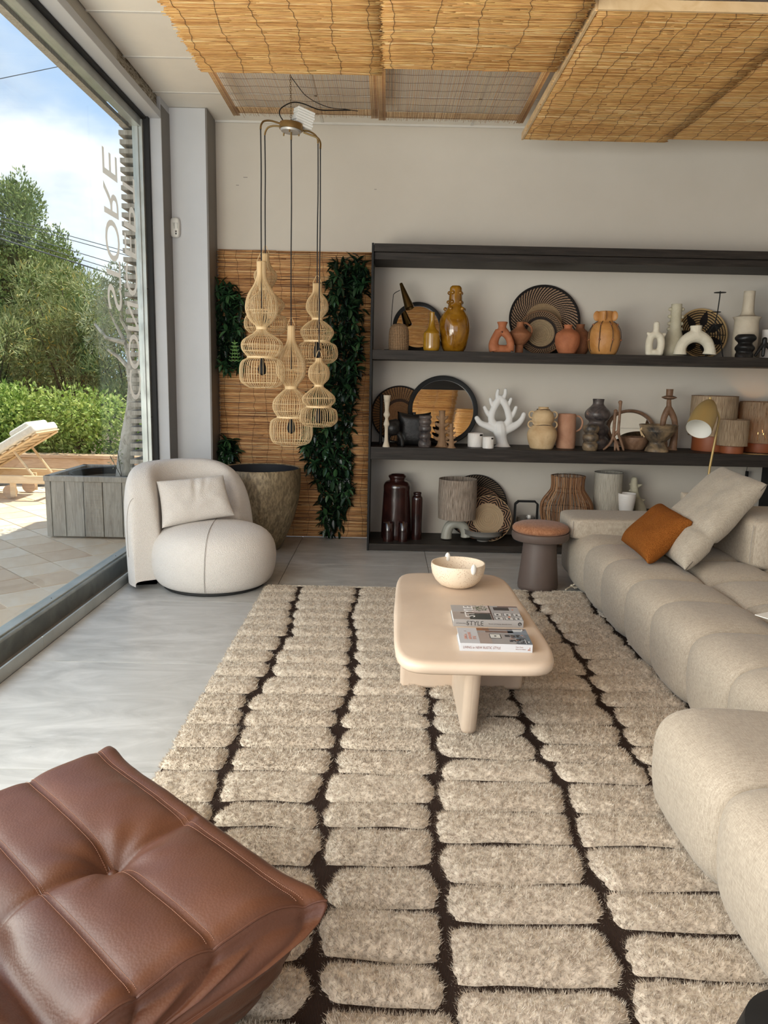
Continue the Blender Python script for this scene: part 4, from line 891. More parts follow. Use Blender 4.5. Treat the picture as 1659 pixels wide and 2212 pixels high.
along(smooth(cpath([(628, 165), (645, 188), (660, 206), (685, 222), (715, 233), (745, 236), (773, 240)], 5.42, 5.95)), .0026, 'supply_cable', M['cord'], t, 6)
t2 = thing('pleated_block', at(655, 258, y=HY+.03), 'white ridged block wedged on top of the lamp hub', 'block')
b = MB(); k = 0
for i in range(7): z = -.052+i*.0155; wv = .004*math.sin(i*2); b.box(-.062+wv, .058+wv, -.045, .045, z, z+.014, ry=0)
b.v = [tuple(Matrix.Rotation(math.radians(14), 3, 'Y') @ Matrix.Rotation(.5, 3, 'Z') @ Vector(p)) for p in b.v]; build('ridges', b, M['plastic'], t2, smooth=False, bevel=.002)
b = MB(); b.box(-.052, .048, -.04, .04, -.05, .052); b.v = [tuple(Matrix.Rotation(math.radians(14), 3, 'Y') @ Matrix.Rotation(.5, 3, 'Z') @ Vector(p)) for p in b.v]; build('core', b, M['plastic_grey'], t2, smooth=False)
arms = [((606, 267), (585, 261), (570, 262), (564, 270), (563, 279)), ((606, 273), (592, 272), (580, 275), (574, 283), (572, 291)), ((654, 282), (668, 284), (680, 291), (686, 300), (687, 309)), ((656, 286), (672, 292), (686, 298), (692, 308), (692, 321))]
ay = [(HY-.02, HY-.12), (HY+.02, HY+.10), (HY+.02, HY+.10), (HY-.02, HY-.10)]; ends = []
for A_, (ya, yb) in zip(arms, ay):
    P_ = smooth(cpath(A_, ya, yb), 5); along(P_, .0062, 'arm', M['bronze'], t, 8); ends.append(P_[-1])
ends.insert(2, at(629, 302, y=HY)-O); b = MB(); b.tube([(0, 0, -.03), ends[2]], .006, 8); build('arm', b, M['bronze'], t)
SH = [  # photograph profile: (centre x, [(half width, y) ...]) in the 3.353x crop, rib material, hoops, bands
    (dict(i=0, uc=565.5, prof=[(33, 150), (33, 200), (35, 260), (60, 325), (98, 390), (117, 460), (116, 510), (90, 575), (38, 630), (62, 670), (130, 715), (150, 755), (140, 800), (104, 845), (140, 868), (158, 900), (163, 960), (152, 1025), (100, 1062)], hoops=[510, 755, 800, 1028], bands=[(630, .012), (845, .007)], m='rattan')),
    (dict(i=1, uc=574.5, prof=[(26, 95), (26, 140), (45, 190), (80, 235), (78, 285), (42, 355), (80, 395), (134, 450), (128, 490), (98, 530), (140, 550), (155, 590), (150, 635), (120, 668)], hoops=[285, 455, 635], bands=[(355, .010), (530, .007)], m='rattan2')),
    (dict(i=2, uc=624.0, prof=[(26, 615), (27, 680), (32, 730), (62, 790), (95, 850), (106, 920), (98, 980), (42, 1060), (70, 1095), (122, 1150), (134, 1200), (124, 1240), (100, 1278), (140, 1300), (152, 1340), (152, 1410), (130, 1462), (80, 1480)], hoops=[935, 1180, 1232, 1450], bands=[(1062, .012), (1278, .007)], m='rattan')),
    (dict(i=3, uc=692.0, prof=[(32, 310), (32, 350), (38, 385), (68, 425), (80, 465), (76, 510), (35, 568), (70, 595), (115, 640), (119, 680), (92, 730), (135, 755), (150, 800), (146, 850), (108, 885)], hoops=[520, 650, 690, 860], bands=[(568, .010), (730, .007)], m='rattan2')),
    (dict(i=4, uc=692.0, prof=[(25, 850), (30, 880), (66, 915), (77, 960), (68, 1005), (30, 1050), (62, 1080), (112, 1125), (117, 1165), (88, 1203), (125, 1225), (136, 1270), (132, 1310), (96, 1343)], hoops=[960, 1140, 1320], bands=[(1050, .010), (1203, .007)], m='rattan2'))]
for S in SH:
    i = S['i']; e_ = ends[i]; Y = e_.y+O.y; vc = lambda cy_: 520+cy_/3.353
    top = at(S['uc'], vc(S['prof'][0][1]), y=Y)-O; x0 = top.x; pr_ = []
    for hw, cy_ in S['prof']:
        p = at(S['uc'], vc(cy_), y=Y); pr_.append(Vector((hw/3.353*pxm(p), 0, (p-O).z)))
    sm_ = smooth(pr_, 3); c0 = Vector((e_.x, e_.y, 0)); x0 = e_.x
    cp = [Vector((e_.x, e_.y, e_.z)), Vector((e_.x+.002, e_.y, (e_.z*2+top.z)/3)), Vector((e_.x-.001, e_.y, (e_.z+2*top.z)/3)), Vector((e_.x, e_.y, top.z-.30 if i != 4 else top.z-.1))]
    along(smooth(cp, 4), .0044, 'cord', M['cord'], t, 6)
    sh = bpy.data.objects.new('lamp_shade', None); COL.objects.link(sh); sh.parent = t; sh.location = (x0, e_.y, top.z); zt = top.z
    N = 50; A = np.arange(N)*2*PI/N; R_ = np.array([max(.002, p.x) for p in sm_]); Z_ = np.array([p.z-zt for p in sm_])
    jit = rng.normal(0, .012, N); P = np.stack([np.cos(A+jit)[:, None]*R_[None, :], np.sin(A+jit)[:, None]*R_[None, :], np.tile(Z_[None, :], (N, 1))], -1)
    tag(tubes_np('ribs', P, rng.uniform(.0017, .0024, N), M[S['m']], sh, seg=4), kind='stuff')
    def rad(z): return float(np.interp(-z, -Z_, R_))
    for h_ in S['hoops']+[S['prof'][0][1]+6, S['prof'][-1][1]]:
        z = (at(S['uc'], vc(h_), y=Y)-O).z-zt; r = rad(z)-.002; b = MB(); b.tube([(r*math.cos(a), r*math.sin(a), z) for a in np.linspace(0, 2*PI, 41)[:-1]], .002, 5, closed=True); build('hoop', b, M[S['m']], sh, recalc=False)
    for bv, hh_ in S['bands']:
        z = (at(S['uc'], vc(bv), y=Y)-O).z-zt; r = rad(z)+.003; b = MB(); b.lathe([(r, z-hh_), (r+.002, z), (r, z+hh_)], 32, cap=False); build('band', b, M['rattan'], sh)
    r = R_[0]; b = MB(); b.tube(smooth([(-r, 0, 0), (-r*.5, 0, .035), (0, 0, .055), (r*.5, 0, .035), (r, 0, 0)], 4), .0022, 5); build('loop', b, M['rattan'], sh)
    zb = Z_[-1]*.83; b = MB(); b.lathe([(.001, zb-.06), (.022, zb-.05), (.03, zb-.02), (.022, zb+.01), (.014, zb+.03), (.014, zb+.06)], 16); build('bulb', b, M['black'], sh)

# ================================================================== MOTION SENSOR, CABLE
p = at(368, 493, y=6.35); t = thing('motion_sensor', (-1.678, 6.352, p.z), 'white motion detector on the grey pier by the window', 'sensor', rz=math.radians(-8))
b = blob_box(-.036, .036, -.05, .0, -.075, .075, 4, 8); weld(build('housing', b, M['plastic'], t))
b = MB(); b.grid(lambda u, v: (-.02+.05*u, -.0505+.004*abs(u-.4), -.01+.045*v), 4, 1); build('lens', b, M['plastic_grey'], t, recalc=False)
b = MB(); b.box(.008, .022, -.0515, -.047, -.038, -.024); build('indicator', b, M['dark_grey'], t, smooth=False)
b = MB(); b.lathe([(.001, 0), (.006, 0), (.006, .004)], 14, c=(.015, -.048, -.048), M=Matrix.Rotation(PI/2, 3, 'X')); build('camera_eye', b, M['rubber'], t)

# ================================================================== SHELVING
SX0, SX1, SY0, SY1 = -.135, 3.262, 6.15, 6.64
Z1, Z2, Z3 = 1.608, .848, .058
sh = thing('shelving_unit', (SX0, SY0, 0), 'wide black-stained wooden shelving unit along the back wall', 'shelving')
for (z0, z1) in ((2.343, 2.403), (1.534, Z1), (.748, Z2), (.004, Z3)):
    b = MB(); b.box(.018, SX1-SX0, 0, SY1-SY0, z0, z1); build('shelf', b, M['blackwood'], sh, smooth=False, bevel=.002)
for x0, x1 in ((0, .016), (SX1-SX0, SX1-SX0+.07)):
    b = MB(); b.box(x0, x1, -.004, SY1-SY0, 0, 2.405); build('upright', b, M['black'], sh, smooth=False)
b = MB(); b.box(.02, SX1-SX0, .03, SY1-SY0-.02, 2.29, 2.341); build('under_board', b, M['blackwood'], sh, smooth=False)
def pot(name, u, prof, mat, label, cat='vase', zs=None, Y=None, group=None, seg=36, fn=None, open_=True, lip=.004, squash=1, smoothp=4, base_v=None, extra=None):
    """turned vessel; prof = [(half width px, v px) ...] from the bottom up; stands on zs"""
    vb = prof[0][1]
    if Y is None:
        p = at(u, vb, z=zs); Y = p.y+prof[0][0]*pxm(p)*.9
    p = at(u, vb, y=Y); x = p.x; s_ = pxm(p); zt = at(u, prof[-1][1], y=Y).z; zb = at(u, vb, y=Y).z; k = (zt-zs)/(zt-zb) if zt > zs else 1
    P = [Vector((w*s_, 0, zt-zs-(zt-at(u, v, y=Y).z)*k)) for w, v in prof]; P[0].z = 0
    if smoothp: P = smooth(P, smoothp)
    pr = [(max(.0008, q.x), max(0, q.z)) for q in P]
    if open_:
        r, z = pr[-1]; pr += [(r-lip*.5, z+lip*.4), (max(.001, r-lip), z), (max(.0008, r-lip*1.4), z-min(.05, z*.4)), (max(.0006, r*.5), z-min(.055, z*.45))]
    b = MB(); M_ = Matrix.Diagonal((1, squash, 1)); b.lathe(pr, seg, M=M_, fn=fn); t = build(name, b, mat, None, loc=(x, Y, zs), angle=70)
    tag(t, label, cat, group); t['_s'] = s_; del t['_s']; return t
def emptied(o):
    """turn a finished single mesh into thing > body so that it can carry parts"""
    e = thing(o.name.split('.')[0], o.location, o['label'], o['category'], o.get('group')); o.parent = e; o.location = (0, 0, 0)
    for k in ('label', 'category', 'group'):
        if k in o: del o[k]
    n = o.name; o.name = 'body'; e.name = n.split('.')[0]; return e
def strokes(name, S, mat, label, cat, zs, Y, rm=.0045, dy=0, flat=1, seg=12, round_=True, group=None, base=None, sm_=3):
    """organic body: several thick strokes (u, v, radius px) in the plane y = Y, fused to one skin"""
    b = MB(); base = Vector(base) if base else None
    for st in S:
        P = []; R_ = []
        for q in st:
            yy = Y+(q[3] if len(q) > 3 else 0); p = at(q[0], q[1], y=yy); P.append(p); R_.append(q[2]*pxm(p))
        if base is None: base = Vector((P[0].x, Y, zs))
        if len(P) > 2:
            PP = smooth([Vector((*p,)) for p in P], sm_); RR = [v.x for v in smooth([Vector((r, 0, 0)) for r in R_], sm_)]
        else: PP, RR = P, R_
        if len(PP) == 1: b.ball(tuple(PP[0]), RR[0], 16, 10); continue
        b.tube(PP, [max(.0006, r) for r in RR], seg, caps='round' if round_ else True)
    b.v = [(x-base.x, (y-Y)*flat+Y-base.y, max(z, zs)-base.z) for x, y, z in b.v]
    o = build(name, b, mat, None, loc=base, remesh=rm, angle=180); return tag(o, label, cat, group)
def plate(name, u, rpx, mat, label, zs, Yb, tilt=12, depth=.02, cat='woven plate', seg=64, coils=11, group=None, dz=0):
    """woven dish leaning on the wall; local XY is its plane"""
    tl_ = math.radians(tilt); p = at(u, 700, y=Yb-.05); r = rpx*pxm(p); c = Vector((p.x, Yb-r*(1-0)*math.sin(tl_), zs+dz+r*math.cos(tl_)+.001))
    pr = []; n = coils*4
    for i in range(n+1): q = r*i/n; pr.append((max(.0008, q), depth*((i/n)**2-1)+.0022*math.sin(i*PI/2)))
    b = MB(); b.lathe(pr+[(r+.004, 0.0), (r+.003, -.006), (r*.6, -depth*.6-.008), (.001, -depth-.008)], seg, cap=False)
    o = build(name, b, mat, None, loc=c, rot=(PI/2-tl_, 0, 0), angle=180, recalc=False); return tag(o, label, cat, group), r, c
def mirror(name, u, rpx, zs, Yb, tilt, label, frame_mat, fr=.016, squash=1):
    tl_ = math.radians(tilt); p = at(u, 800, y=Yb-.05); r = rpx*pxm(p); c = Vector((p.x, Yb-r*math.sin(tl_)*squash, zs+r*math.cos(tl_)*squash+.002))
    t = thing(name, c, label, 'mirror'); t.rotation_euler = (PI/2-tl_, 0, 0)
    b = MB(); b.lathe([(r-fr*2, -.004), (r-fr*2, .012), (r-fr*1.7, .016), (r-.004, .016), (r, .010), (r, -.010), (r-.02, -.012)], 72, cap=False, M=Matrix.Diagonal((1, squash, 1))); build('frame', b, frame_mat, t)
    b = MB(); b.lathe([(r-fr*1.6, 0), (.001, .0)], 64, cap=False, M=Matrix.Diagonal((1, squash, 1))); b.v = [(x, y, .0015) for x, y, z in b.v]; build('glass', b, M['mirror'], t, smooth=False, recalc=False)
    b = MB(); b.lathe([(r-fr, -.008), (.001, -.008)], 64, cap=False, M=Matrix.Diagonal((1, squash, 1))); build('back_plate', b, M['black'], t, smooth=False)
    return t

# ---------------------------------------------------------------- top row
mirror('round_mirror', 900, 54, Z1, 6.60, 15, 'smaller round black-framed mirror on the top shelf, behind the mustard bottle', M['black'])
# double-cone table lamp
t = thing('table_lamp', (at(845, 752, y=6.45).x, 6.45, Z1), 'thin black table lamp with a dark brass cone shade on the top shelf', 'table lamp'); O = Vector(t.location)
b = MB(); b.lathe([(.06, 0), (.06, .012), (.01, .016)], 32); build('foot', b, M['black'], t)
along(smooth([(0, 0, .01), tuple(at(845, 700, y=6.45)-O), tuple(at(849, 645, y=6.45)-O), tuple(at(852, 634, y=6.44)-O), tuple(at(864, 627, y=6.42)-O)], 4), .003, 'stem', M['black'], t, 6)
a, c = at(866, 612, y=6.42)-O, at(885, 666, y=6.36)-O; d = (c-a); q = d.to_track_quat('Z', 'Y').to_matrix(); L_ = d.length; s_ = pxm(a+O)
b = MB(); b.lathe([(.001, 0), (3.2*s_, .001), (10.5*s_, L_), (9.5*s_, L_-.002), (2.5*s_, .01)], 32, cap=False, M=q); b.v = [tuple(Vector(p)+a) for p in b.v]; build('lamp_shade', b, M['dark_brass'], t, recalc=False)
along(smooth([(0, .02, .006), (-.03, .0, .005), (-.05, -.05, .004), (-.02, -.1, .004)], 4), .0022, 'cord', M['cord'], t, 5)
pot('basket_cloche', 861, [(21, 754), (22, 740), (21.5, 720), (19.5, 708), (13, 701), (2, 698.5)], M['basket'], 'small domed woven cane basket at the left end of the top shelf', 'basket', Z1, 6.27, open_=False)
pot('bottle_vase', 931.5, [(15, 755), (17.5, 750), (18, 735), (17.8, 721), (16.5, 716.5), (9, 708), (5.8, 697), (5.2, 685), (5.6, 674.5)], M['mustard'], 'small mustard yellow glazed bottle vase with a thin neck', 'vase', Z1, 6.22)
o = pot('amber_vase', 980, [(21, 757), (27, 745), (32.5, 722), (33.5, 703), (29, 682), (20, 668), (15.5, 660), (14.5, 648), (13.5, 632), (12.6, 622), (9.5, 618)], M['amber'], 'tall shiny amber glazed vase with knobbed neck', 'vase', Z1, 6.30)
o = emptied(o); B0 = Vector(o.location)
for z_, r_, n in ((653, 15, 5), (633, 13.5, 5), (668, 21, 5)):
    for k in range(n):
        a = k*2*PI/n+.4; p = at(980, z_, y=6.30)-B0; q = r_*pxm(B0); b = MB(); b.ball((q*math.cos(a), q*math.sin(a), p.z), .016, 10, 8, ); build('knob', b, M['amber'], o)
strokes('pierced_vase', [[(1070, 757, 14), (1066, 744, 11), (1071, 728, 9), (1079, 716, 10)], [(1100, 757, 11), (1103, 744, 8.5), (1098, 728, 8), (1088, 716, 10)], [(1066, 757, 12), (1085, 757, 12), (1102, 757, 10)], [(1084, 716, 12), (1085, 706, 8.5), (1085.5, 695, 12.5)]], M['terracotta'], 'terracotta vase pierced by an oval hole, top shelf', 'vase', Z1, 6.24, round_=False)
o = pot('loop_jug', 1121, [(9, 757), (9, 742), (11, 740), (19, 732), (25.5, 722), (24, 717), (13, 709), (8, 704), (7.5, 696)], M['terracotta2'], 'low brown clay jug with a big loop handle, behind the pierced vase', 'jug', Z1, 6.34)
o = emptied(o); B0 = Vector(o.location); along(smooth([at(u, v, y=6.34)-B0 for u, v in ((1124, 698), (1136, 698), (1146, 705), (1149, 714), (1146, 723), (1140, 728))], 4), .008, 'handle', M['terracotta2'], o, 8)
mp_ = NM  # plates
Rb = 76*pxm(at(1175, 700, y=6.55))
plate('woven_plate', 1175, 76, plate_mat('swirl_basket', swirl(58, 62, Rb, (.30, .19, .12), BLK, (.27, .18, .10), .52)), 'largest round woven plate with dark swirling stripes, top shelf', Z1, 6.63, 14, .05)
R2 = 48*pxm(at(1171, 700, y=6.5))
plate('woven_plate', 1170, 48, plate_mat('ring_basket', swirl(60, 40, R2, (.26, .16, .09), BLK, (.30, .22, .13), .62, rim=(.16, .09, .05), mr2=(.63, .74, (.03, .022, .018)))), 'smaller woven plate with a plain centre, in front of the largest one', Z1, 6.52, 14, .03)
pot('round_jar', 1224, [(17, 762), (24, 748), (26.5, 732), (24, 720), (15, 713), (8.5, 709), (9.5, 702)], M['terracotta'], 'squat terracotta jar with a small neck, top shelf', 'jar', Z1, 6.25)
pot('round_jar', 1250, [(14, 762), (22, 748), (23.5, 732), (20, 719), (11, 711), (7.5, 706), (10, 701)], M['terracotta2'], 'darker brown jar just behind the squat terracotta jar', 'jar', Z1, 6.42)
o = pot('gourd_vase', 1303, [(24, 763), (30, 753), (33.5, 735), (32, 715), (25, 700), (16.5, 694), (15, 685), (15.5, 673)], M['orange'], 'ribbed orange clay vase hung with beaded cords', 'vase', Z1, 6.26, fn=lambda r, z, a: r*(1+.035*abs(math.cos(a*4))*(1 if z < .19 else .2)))
o = emptied(o); B0 = Vector(o.location); s_ = pxm(B0)
for k in range(8):
    a = k*PI/4+.25; pts = [((hw*s_+.004)*math.cos(a+.05*math.sin(v)), (hw*s_+.004)*math.sin(a+.05*math.sin(v)), (at(1303, v, y=6.26)-B0).z) for hw, v in ((17, 695), (26, 702), (33.5, 716), (35, 735), (31.5, 752), (28, 760))]
    along(smooth(pts, 3), .0028, 'cord', M['stem'], o, 5)
    for q in (1, 3): b = MB(); b.ball(pts[q], .008, 8, 6); build('bead', b, M['terracotta2'], o)
for k in range(5):
    a = k*2*PI/5-.6; b = MB(); b.ball((0, 0, 0), 8.5*s_, 14, 10, (.9, .28, 1.25)); Rm = Matrix.Rotation(a, 3, 'Z'); b.v = [tuple(Rm @ (Vector(p)+Vector((19*s_, 0, 0)))+Vector((0, 0, (at(1303, 683, y=6.26)-B0).z))) for p in b.v]; build('lobe', b, M['orange'], o)
strokes('small_sculpted_vase', [[(1402, 762, 8), (1402, 745, 8), (1406, 728, 8), (1416, 722, 8)], [(1424, 762, 8), (1428, 745, 8), (1426, 728, 8), (1416, 722, 8)], [(1400, 762, 7), (1414, 762, 8), (1426, 762, 7)], [(1400, 720, 3.5), (1410, 727, 7)], [(1436, 722, 3.5), (1424, 728, 7)], [(1417, 722, 8), (1418, 710, 6.5), (1418.5, 700, 6.8)]], M['cream_clay'], 'small cream sculpted vase with a pierced middle and tiny spout', 'vase', Z1, 6.20, rm=.004)
o = pot('knobbed_vase', 1453, [(20, 767), (23.5, 755), (22, 735), (15, 716), (12, 700), (11.3, 680), (11, 657)], M['olive_clay'], 'tall pale olive vase with knobs down both sides of its neck', 'vase', Z1, 6.36)
o = emptied(o); B0 = Vector(o.location); s_ = pxm(B0)
for v in (668, 684, 699, 711):
    for sg in (-1, 1): b = MB(); b.ball((sg*12.5*s_, 0, (at(1453, v, y=6.36)-B0).z), 5*s_, 12, 8, (1, .9, .85)); build('knob', b, M['olive_clay'], o)
R3 = 55*pxm(at(1520, 710, y=6.5))
plate('woven_plate', 1519, 54, plate_mat('star_basket', star(R3)), 'woven plate with a black star pattern, behind the cream arch vase', Z1, 6.60, 14, .05)
strokes('arch_vase', [[(1468, 766, 14.5), (1470, 752, 12), (1478, 738, 12), (1491, 729, 13), (1504, 726, 14), (1517, 730, 13), (1528, 740, 12), (1533, 754, 11.5), (1532, 766, 15)], [(1503, 726, 13), (1503.5, 714, 11.5), (1504, 703, 13)]], M['cream_clay'], 'cream speckled arch-shaped vase standing on two legs', 'vase', Z1, 6.22, round_=False)
t = thing('iron_candlestick', (at(1545, 766, y=6.36).x, 6.36, Z1), 'thin black iron candlestick with a round drip pan, top shelf', 'candlestick'); O = Vector(t.location)
g = lambda u, v: at(u, v, y=6.36)-O
along([g(1556, 629), g(1555, 640), g(1550, 675), g(1544, 700)], .0045, 'stem', M['black'], t, 6)
b = MB(); b.lathe([(.045, -.002), (.046, .002), (.001, .003)], 28); build('drip_pan', b, M['black'], t, loc=g(1555.5, 632)); b = MB(); b.lathe([(.036, -.002), (.037, .002), (.001, .003)], 28); build('drip_pan', b, M['black'], t, loc=g(1547, 674))
for e_ in ((1524, 766), (1562, 766)): along(smooth([g(1544, 700), g((1544+e_[0])/2+(2 if e_[0] > 1540 else -6), 728), Vector((g(*e_).x, 0, .003))], 4), .0045, 'leg', M['black'], t, 6)
along(smooth([g(1522, 712), g(1532, 702), g(1545, 703), g(1556, 712)], 4), .004, 'crosspiece', M['black'], t, 6); along([g(1532, 724), g(1568, 724)], .0035, 'crosspiece', M['black'], t, 6)
pot('tall_vase', 1606, [(24, 769), (25.5, 745), (25.5, 715), (24.5, 698), (25, 690), (28.5, 684), (28, 683), (17, 680), (12.5, 672), (11.5, 650), (11.5, 629)], M['beige_clay'], 'tall beige vase with a flared collar and long cylindrical neck', 'vase', Z1, 6.38, smoothp=2)
pot('lumpy_candleholder', 1607, [(19, 769), (18, 763), (16, 758), (20, 752), (20, 747), (15.5, 742), (15, 739), (20, 733), (20.5, 728), (17, 723)], M['black_clay'], 'squat black lumpy candleholder in front of the tall beige vase', 'candleholder', Z1, 6.20, fn=lambda r, z, a: r*(1+.05*math.sin(a*2+z*60)))
pot('white_vase', 1656, [(15, 770), (14, 755), (13.5, 735), (14, 713)], M['candlewhite'], 'white cylindrical vase cut off by the right edge, top shelf', 'vase', Z1, 6.40)
strokes('black_tripod', [[(1652, 733, 5.5), (1651, 742, 5.5)], [(1650, 741, 4.5), (1642, 752, 4), (1631, 768, 3)], [(1651, 741, 4.5), (1648, 768, 3.5)], [(1652, 741, 4.5), (1666, 757, 4), (1672, 768, 3)]], M['black_clay'], 'small black three-legged candleholder at the right edge of the top shelf', 'candleholder', Z1, 6.22, rm=.0035)

# ---------------------------------------------------------------- middle row
R4 = 46*pxm(at(870, 880, y=6.55))
plate('woven_plate', 868, 62, plate_mat('dotted_basket', swirl(60, 1.0, R4*1.35, (.22, .115, .05), (.05, .03, .02), (.20, .10, .045), .45, rim=True, duty=.55, mr2=(.45, .55, (.05, .03, .02)))), 'dark round woven plate at the left end of the middle shelf, behind the big mirror', Z2, 6.62, 12, .03, dz=.01)
mirror('round_mirror', 959, 76, Z2, 6.60, 15, 'large round black-framed mirror on the middle shelf', M['black'], .019)
pot('tall_candlestick', 834, [(8, 966), (7, 962), (4.2, 950), (4, 925), (6.5, 917), (4.2, 908), (3.8, 903), (7, 896), (4.5, 888), (5.2, 875), (8, 854)], M['beige_clay'], 'cream turned candlestick with a flared cup, far left of the middle shelf', 'candlestick', Z2, seg=24)
pot('black_candlestick', 822, [(7, 962), (4, 958), (3.2, 940), (3.2, 900), (3.5, 870), (4.5, 852)], M['black'], 'slim black candlestick beside the shelf upright', 'candlestick', Z2, 6.40, seg=20)
strokes('black_bowl_on_legs', [[(848, 925, 16.5)], [(841, 937, 6), (839, 950, 4), (840, 966, 3)], [(860, 935, 6), (868, 950, 5.5), (869, 965, 4)], [(846, 920, 14), (855, 915, 11)]], M['black_clay'], 'rounded black ceramic sculpture on curved legs, middle shelf', 'sculpture', Z2, 6.20, rm=.005)
t = thing('black_square_vase', (at(893, 962, y=6.36).x, 6.36, Z2), 'square matt black pillow-shaped vase on the middle shelf', 'vase')
w = 36*pxm(Vector(t.location)); h_ = 2*w
b = MB()
for sg in (1, -1):
    b.grid(lambda i, j: ((2*i-1)*w*(1-.05*(1-(2*j-1)**2)*1.0), sg*.055*max(0, (1-(2*i-1)**4)*(1-(2*j-1)**6))**.5, h_*j*(1-.0)+.0-.02*(1-(2*i-1)**2)*(j > .5)*(2*j-1)), 20, 20)
weld(build('body', b, M['black_clay'], t, recalc=False))
b = MB(); b.lathe([(.012, h_-.03), (.014, h_-.004)], 16); build('neck', b, M['black_clay'], t)
pot('stacked_bead_vase', 917, [(13, 966), (14.5, 960), (13, 953), (11.5, 950), (13.5, 944), (13, 938), (11, 935), (13.5, 929), (13, 922), (11, 919), (13.5, 913), (13, 908), (11.5, 906), (14, 902), (13, 898)], M['smoke'], 'smoke-fired vase of stacked rounded rings, in front of the black square vase', 'vase', Z2, 6.24)
def totem(name, u, vt, vb, hw, n, label, Y=None):
    S = [[(u, vb, hw*.95), (u, vb-(vb-vt)*.1, hw*.55), (u, vb-(vb-vt)*.5, hw*.36), (u, vt+4, hw*.36), (u, vt, hw*.5)]]
    for k in range(n):
        v = vb-(vb-vt)*(.22+.56*k/(n-1)); w = hw*(1.0-.12*k)
        for sg in (-1, 1): S.append([(u, v, hw*.3), (u+sg*w*.6, v-1, hw*.22), (u+sg*w, v-4.5*hw/14, hw*.1)])
    return strokes(name, S, M['brownclay'], label, 'candleholder', Z2, Y or at(u, vb, z=Z2).y+.04, rm=.003, round_=False)
totem('totem_candleholder', 955, 887, 966, 19, 4, 'taller brown totem candleholder with upturned fins, before the big mirror')
totem('totem_candleholder', 975, 915, 968, 12, 4, 'smaller brown totem candleholder with fins, right of the taller one', 6.17)
def jar(u, prof, label):
    o = emptied(pot('candle_jar', u, prof, M['candlewhite'], label, 'candle jar', Z2, smoothp=0)); B0 = Vector(o.location); s_ = pxm(B0); r = prof[0][0]*s_+.0008; hgt = o.children[0].dimensions.z if False else (at(u, prof[-1][1], y=B0.y)-at(u, prof[0][1], y=B0.y)).z
    for sg in (-1, 1):
        for k in range(5):
            a0 = -2.9+k*.62; along([((r)*math.cos(a0+sg*.5*q), r*math.sin(a0+sg*.5*q), hgt*(.05+.85*q)) for q in np.linspace(0, 1, 8)], .0012, 'relief_line', M['plastic'], o, 4)
    b = MB(); a = -1.15; b.grid(lambda i, j: ((r+.0012)*math.cos(a+.5*i), (r+.0012)*math.sin(a+.5*i), hgt*(.80+.12*j)), 6, 1); build('label_strip', b, M['black'], o, recalc=False)
    b = MB(); b.lathe([(.001, hgt-.012), (r-.005, hgt-.012)], 24, cap=False); build('wax', b, M['terracotta2'], o)
jar(1026.5, [(16.5, 966), (17, 950), (16.5, 936)], 'larger white candle jar with crossed relief lines'); jar(1054, [(11.7, 969), (12, 956), (11.7, 944)], 'smaller white candle jar beside the white coral')
S = [[(1085, 966, 19), (1085, 958, 13), (1083, 945, 12), (1081, 932, 16), (1080, 922, 15)],
     [(1072, 922, 9), (1062, 908, 8), (1063, 893, 7.5), (1068, 880, 7.5), (1074, 868, 8), (1080, 860, 7)], [(1090, 922, 9), (1100, 908, 8), (1098, 893, 7.5), (1094, 880, 7.5), (1088, 868, 8), (1080, 860, 7)],
     [(1079, 930, 11), (1055, 921, 8), (1038, 914, 6.5), (1030, 903, 5.5)], [(1088, 930, 11), (1112, 920, 8.5), (1126, 908, 6.5), (1132, 895, 5.5)],
     [(1062, 902, 6), (1053, 892, 5), (1047, 880, 4.2)], [(1068, 880, 6), (1062, 872, 4.5), (1059, 862, 3.8)], [(1076, 864, 6), (1074, 852, 4.5), (1076, 843, 3.6)],
     [(1099, 905, 6), (1108, 896, 5), (1115, 880, 4.2)], [(1094, 880, 6), (1100, 871, 4.5), (1104, 862, 3.8)], [(1084, 864, 6), (1091, 853, 4.5), (1092, 842, 3.8)]]
strokes('coral_sculpture', S, M['coral'], 'white branching coral sculpture on the middle shelf', 'sculpture', Z2, 6.42, rm=.004, flat=.8)
o = pot('ring_handled_vase', 1169, [(24, 973), (27, 965), (31.5, 948), (30.5, 934), (22, 922), (19.5, 917), (23.5, 908), (21, 893), (13, 885), (10.5, 883), (11, 879.5)], M['ochre'], 'ochre two-tiered vase with small ring handles and twine', 'vase', Z2, 6.33)
o = emptied(o); B0 = Vector(o.location); s_ = pxm(B0)
for sg in (-1, 1):
    for v, r_, cx2 in ((896, 6, 24), (917, 6, 25)):
        z = (at(1169, v, y=6.33)-B0).z; b = MB(); b.tube([(sg*(cx2*s_)+6.0*s_*math.cos(a), 0, z+7*s_*math.sin(a)) for a in np.linspace(0, 2*PI, 19)[:-1]], .006, 8, closed=True); build('ring_handle', b, M['ochre'], o)
for v, hw in ((918, 20.5), (885, 13.5)): z = (at(1169, v, y=6.33)-B0).z; b = MB(); b.tube([(hw*s_*math.cos(a), hw*s_*math.sin(a), z+.004*math.sin(a*3)) for a in np.linspace(0, 2*PI, 31)[:-1]], .003, 5, closed=True); build('twine', b, M['stem'], o)
o = pot('clay_pitcher', 1221, [(20, 969), (20.5, 950), (19.5, 920), (18.5, 894)], M['pinkclay'], 'straight pink clay pitcher with a side handle', 'pitcher', Z2)
o = emptied(o); B0 = Vector(o.location); g = lambda u, v: at(u, v, y=B0.y)-B0; along(smooth([g(1239, 900), g(1250, 899), g(1257, 906), g(1258, 916), g(1253, 927), g(1240, 934)], 4), .008, 'handle', M['pinkclay'], o, 8)
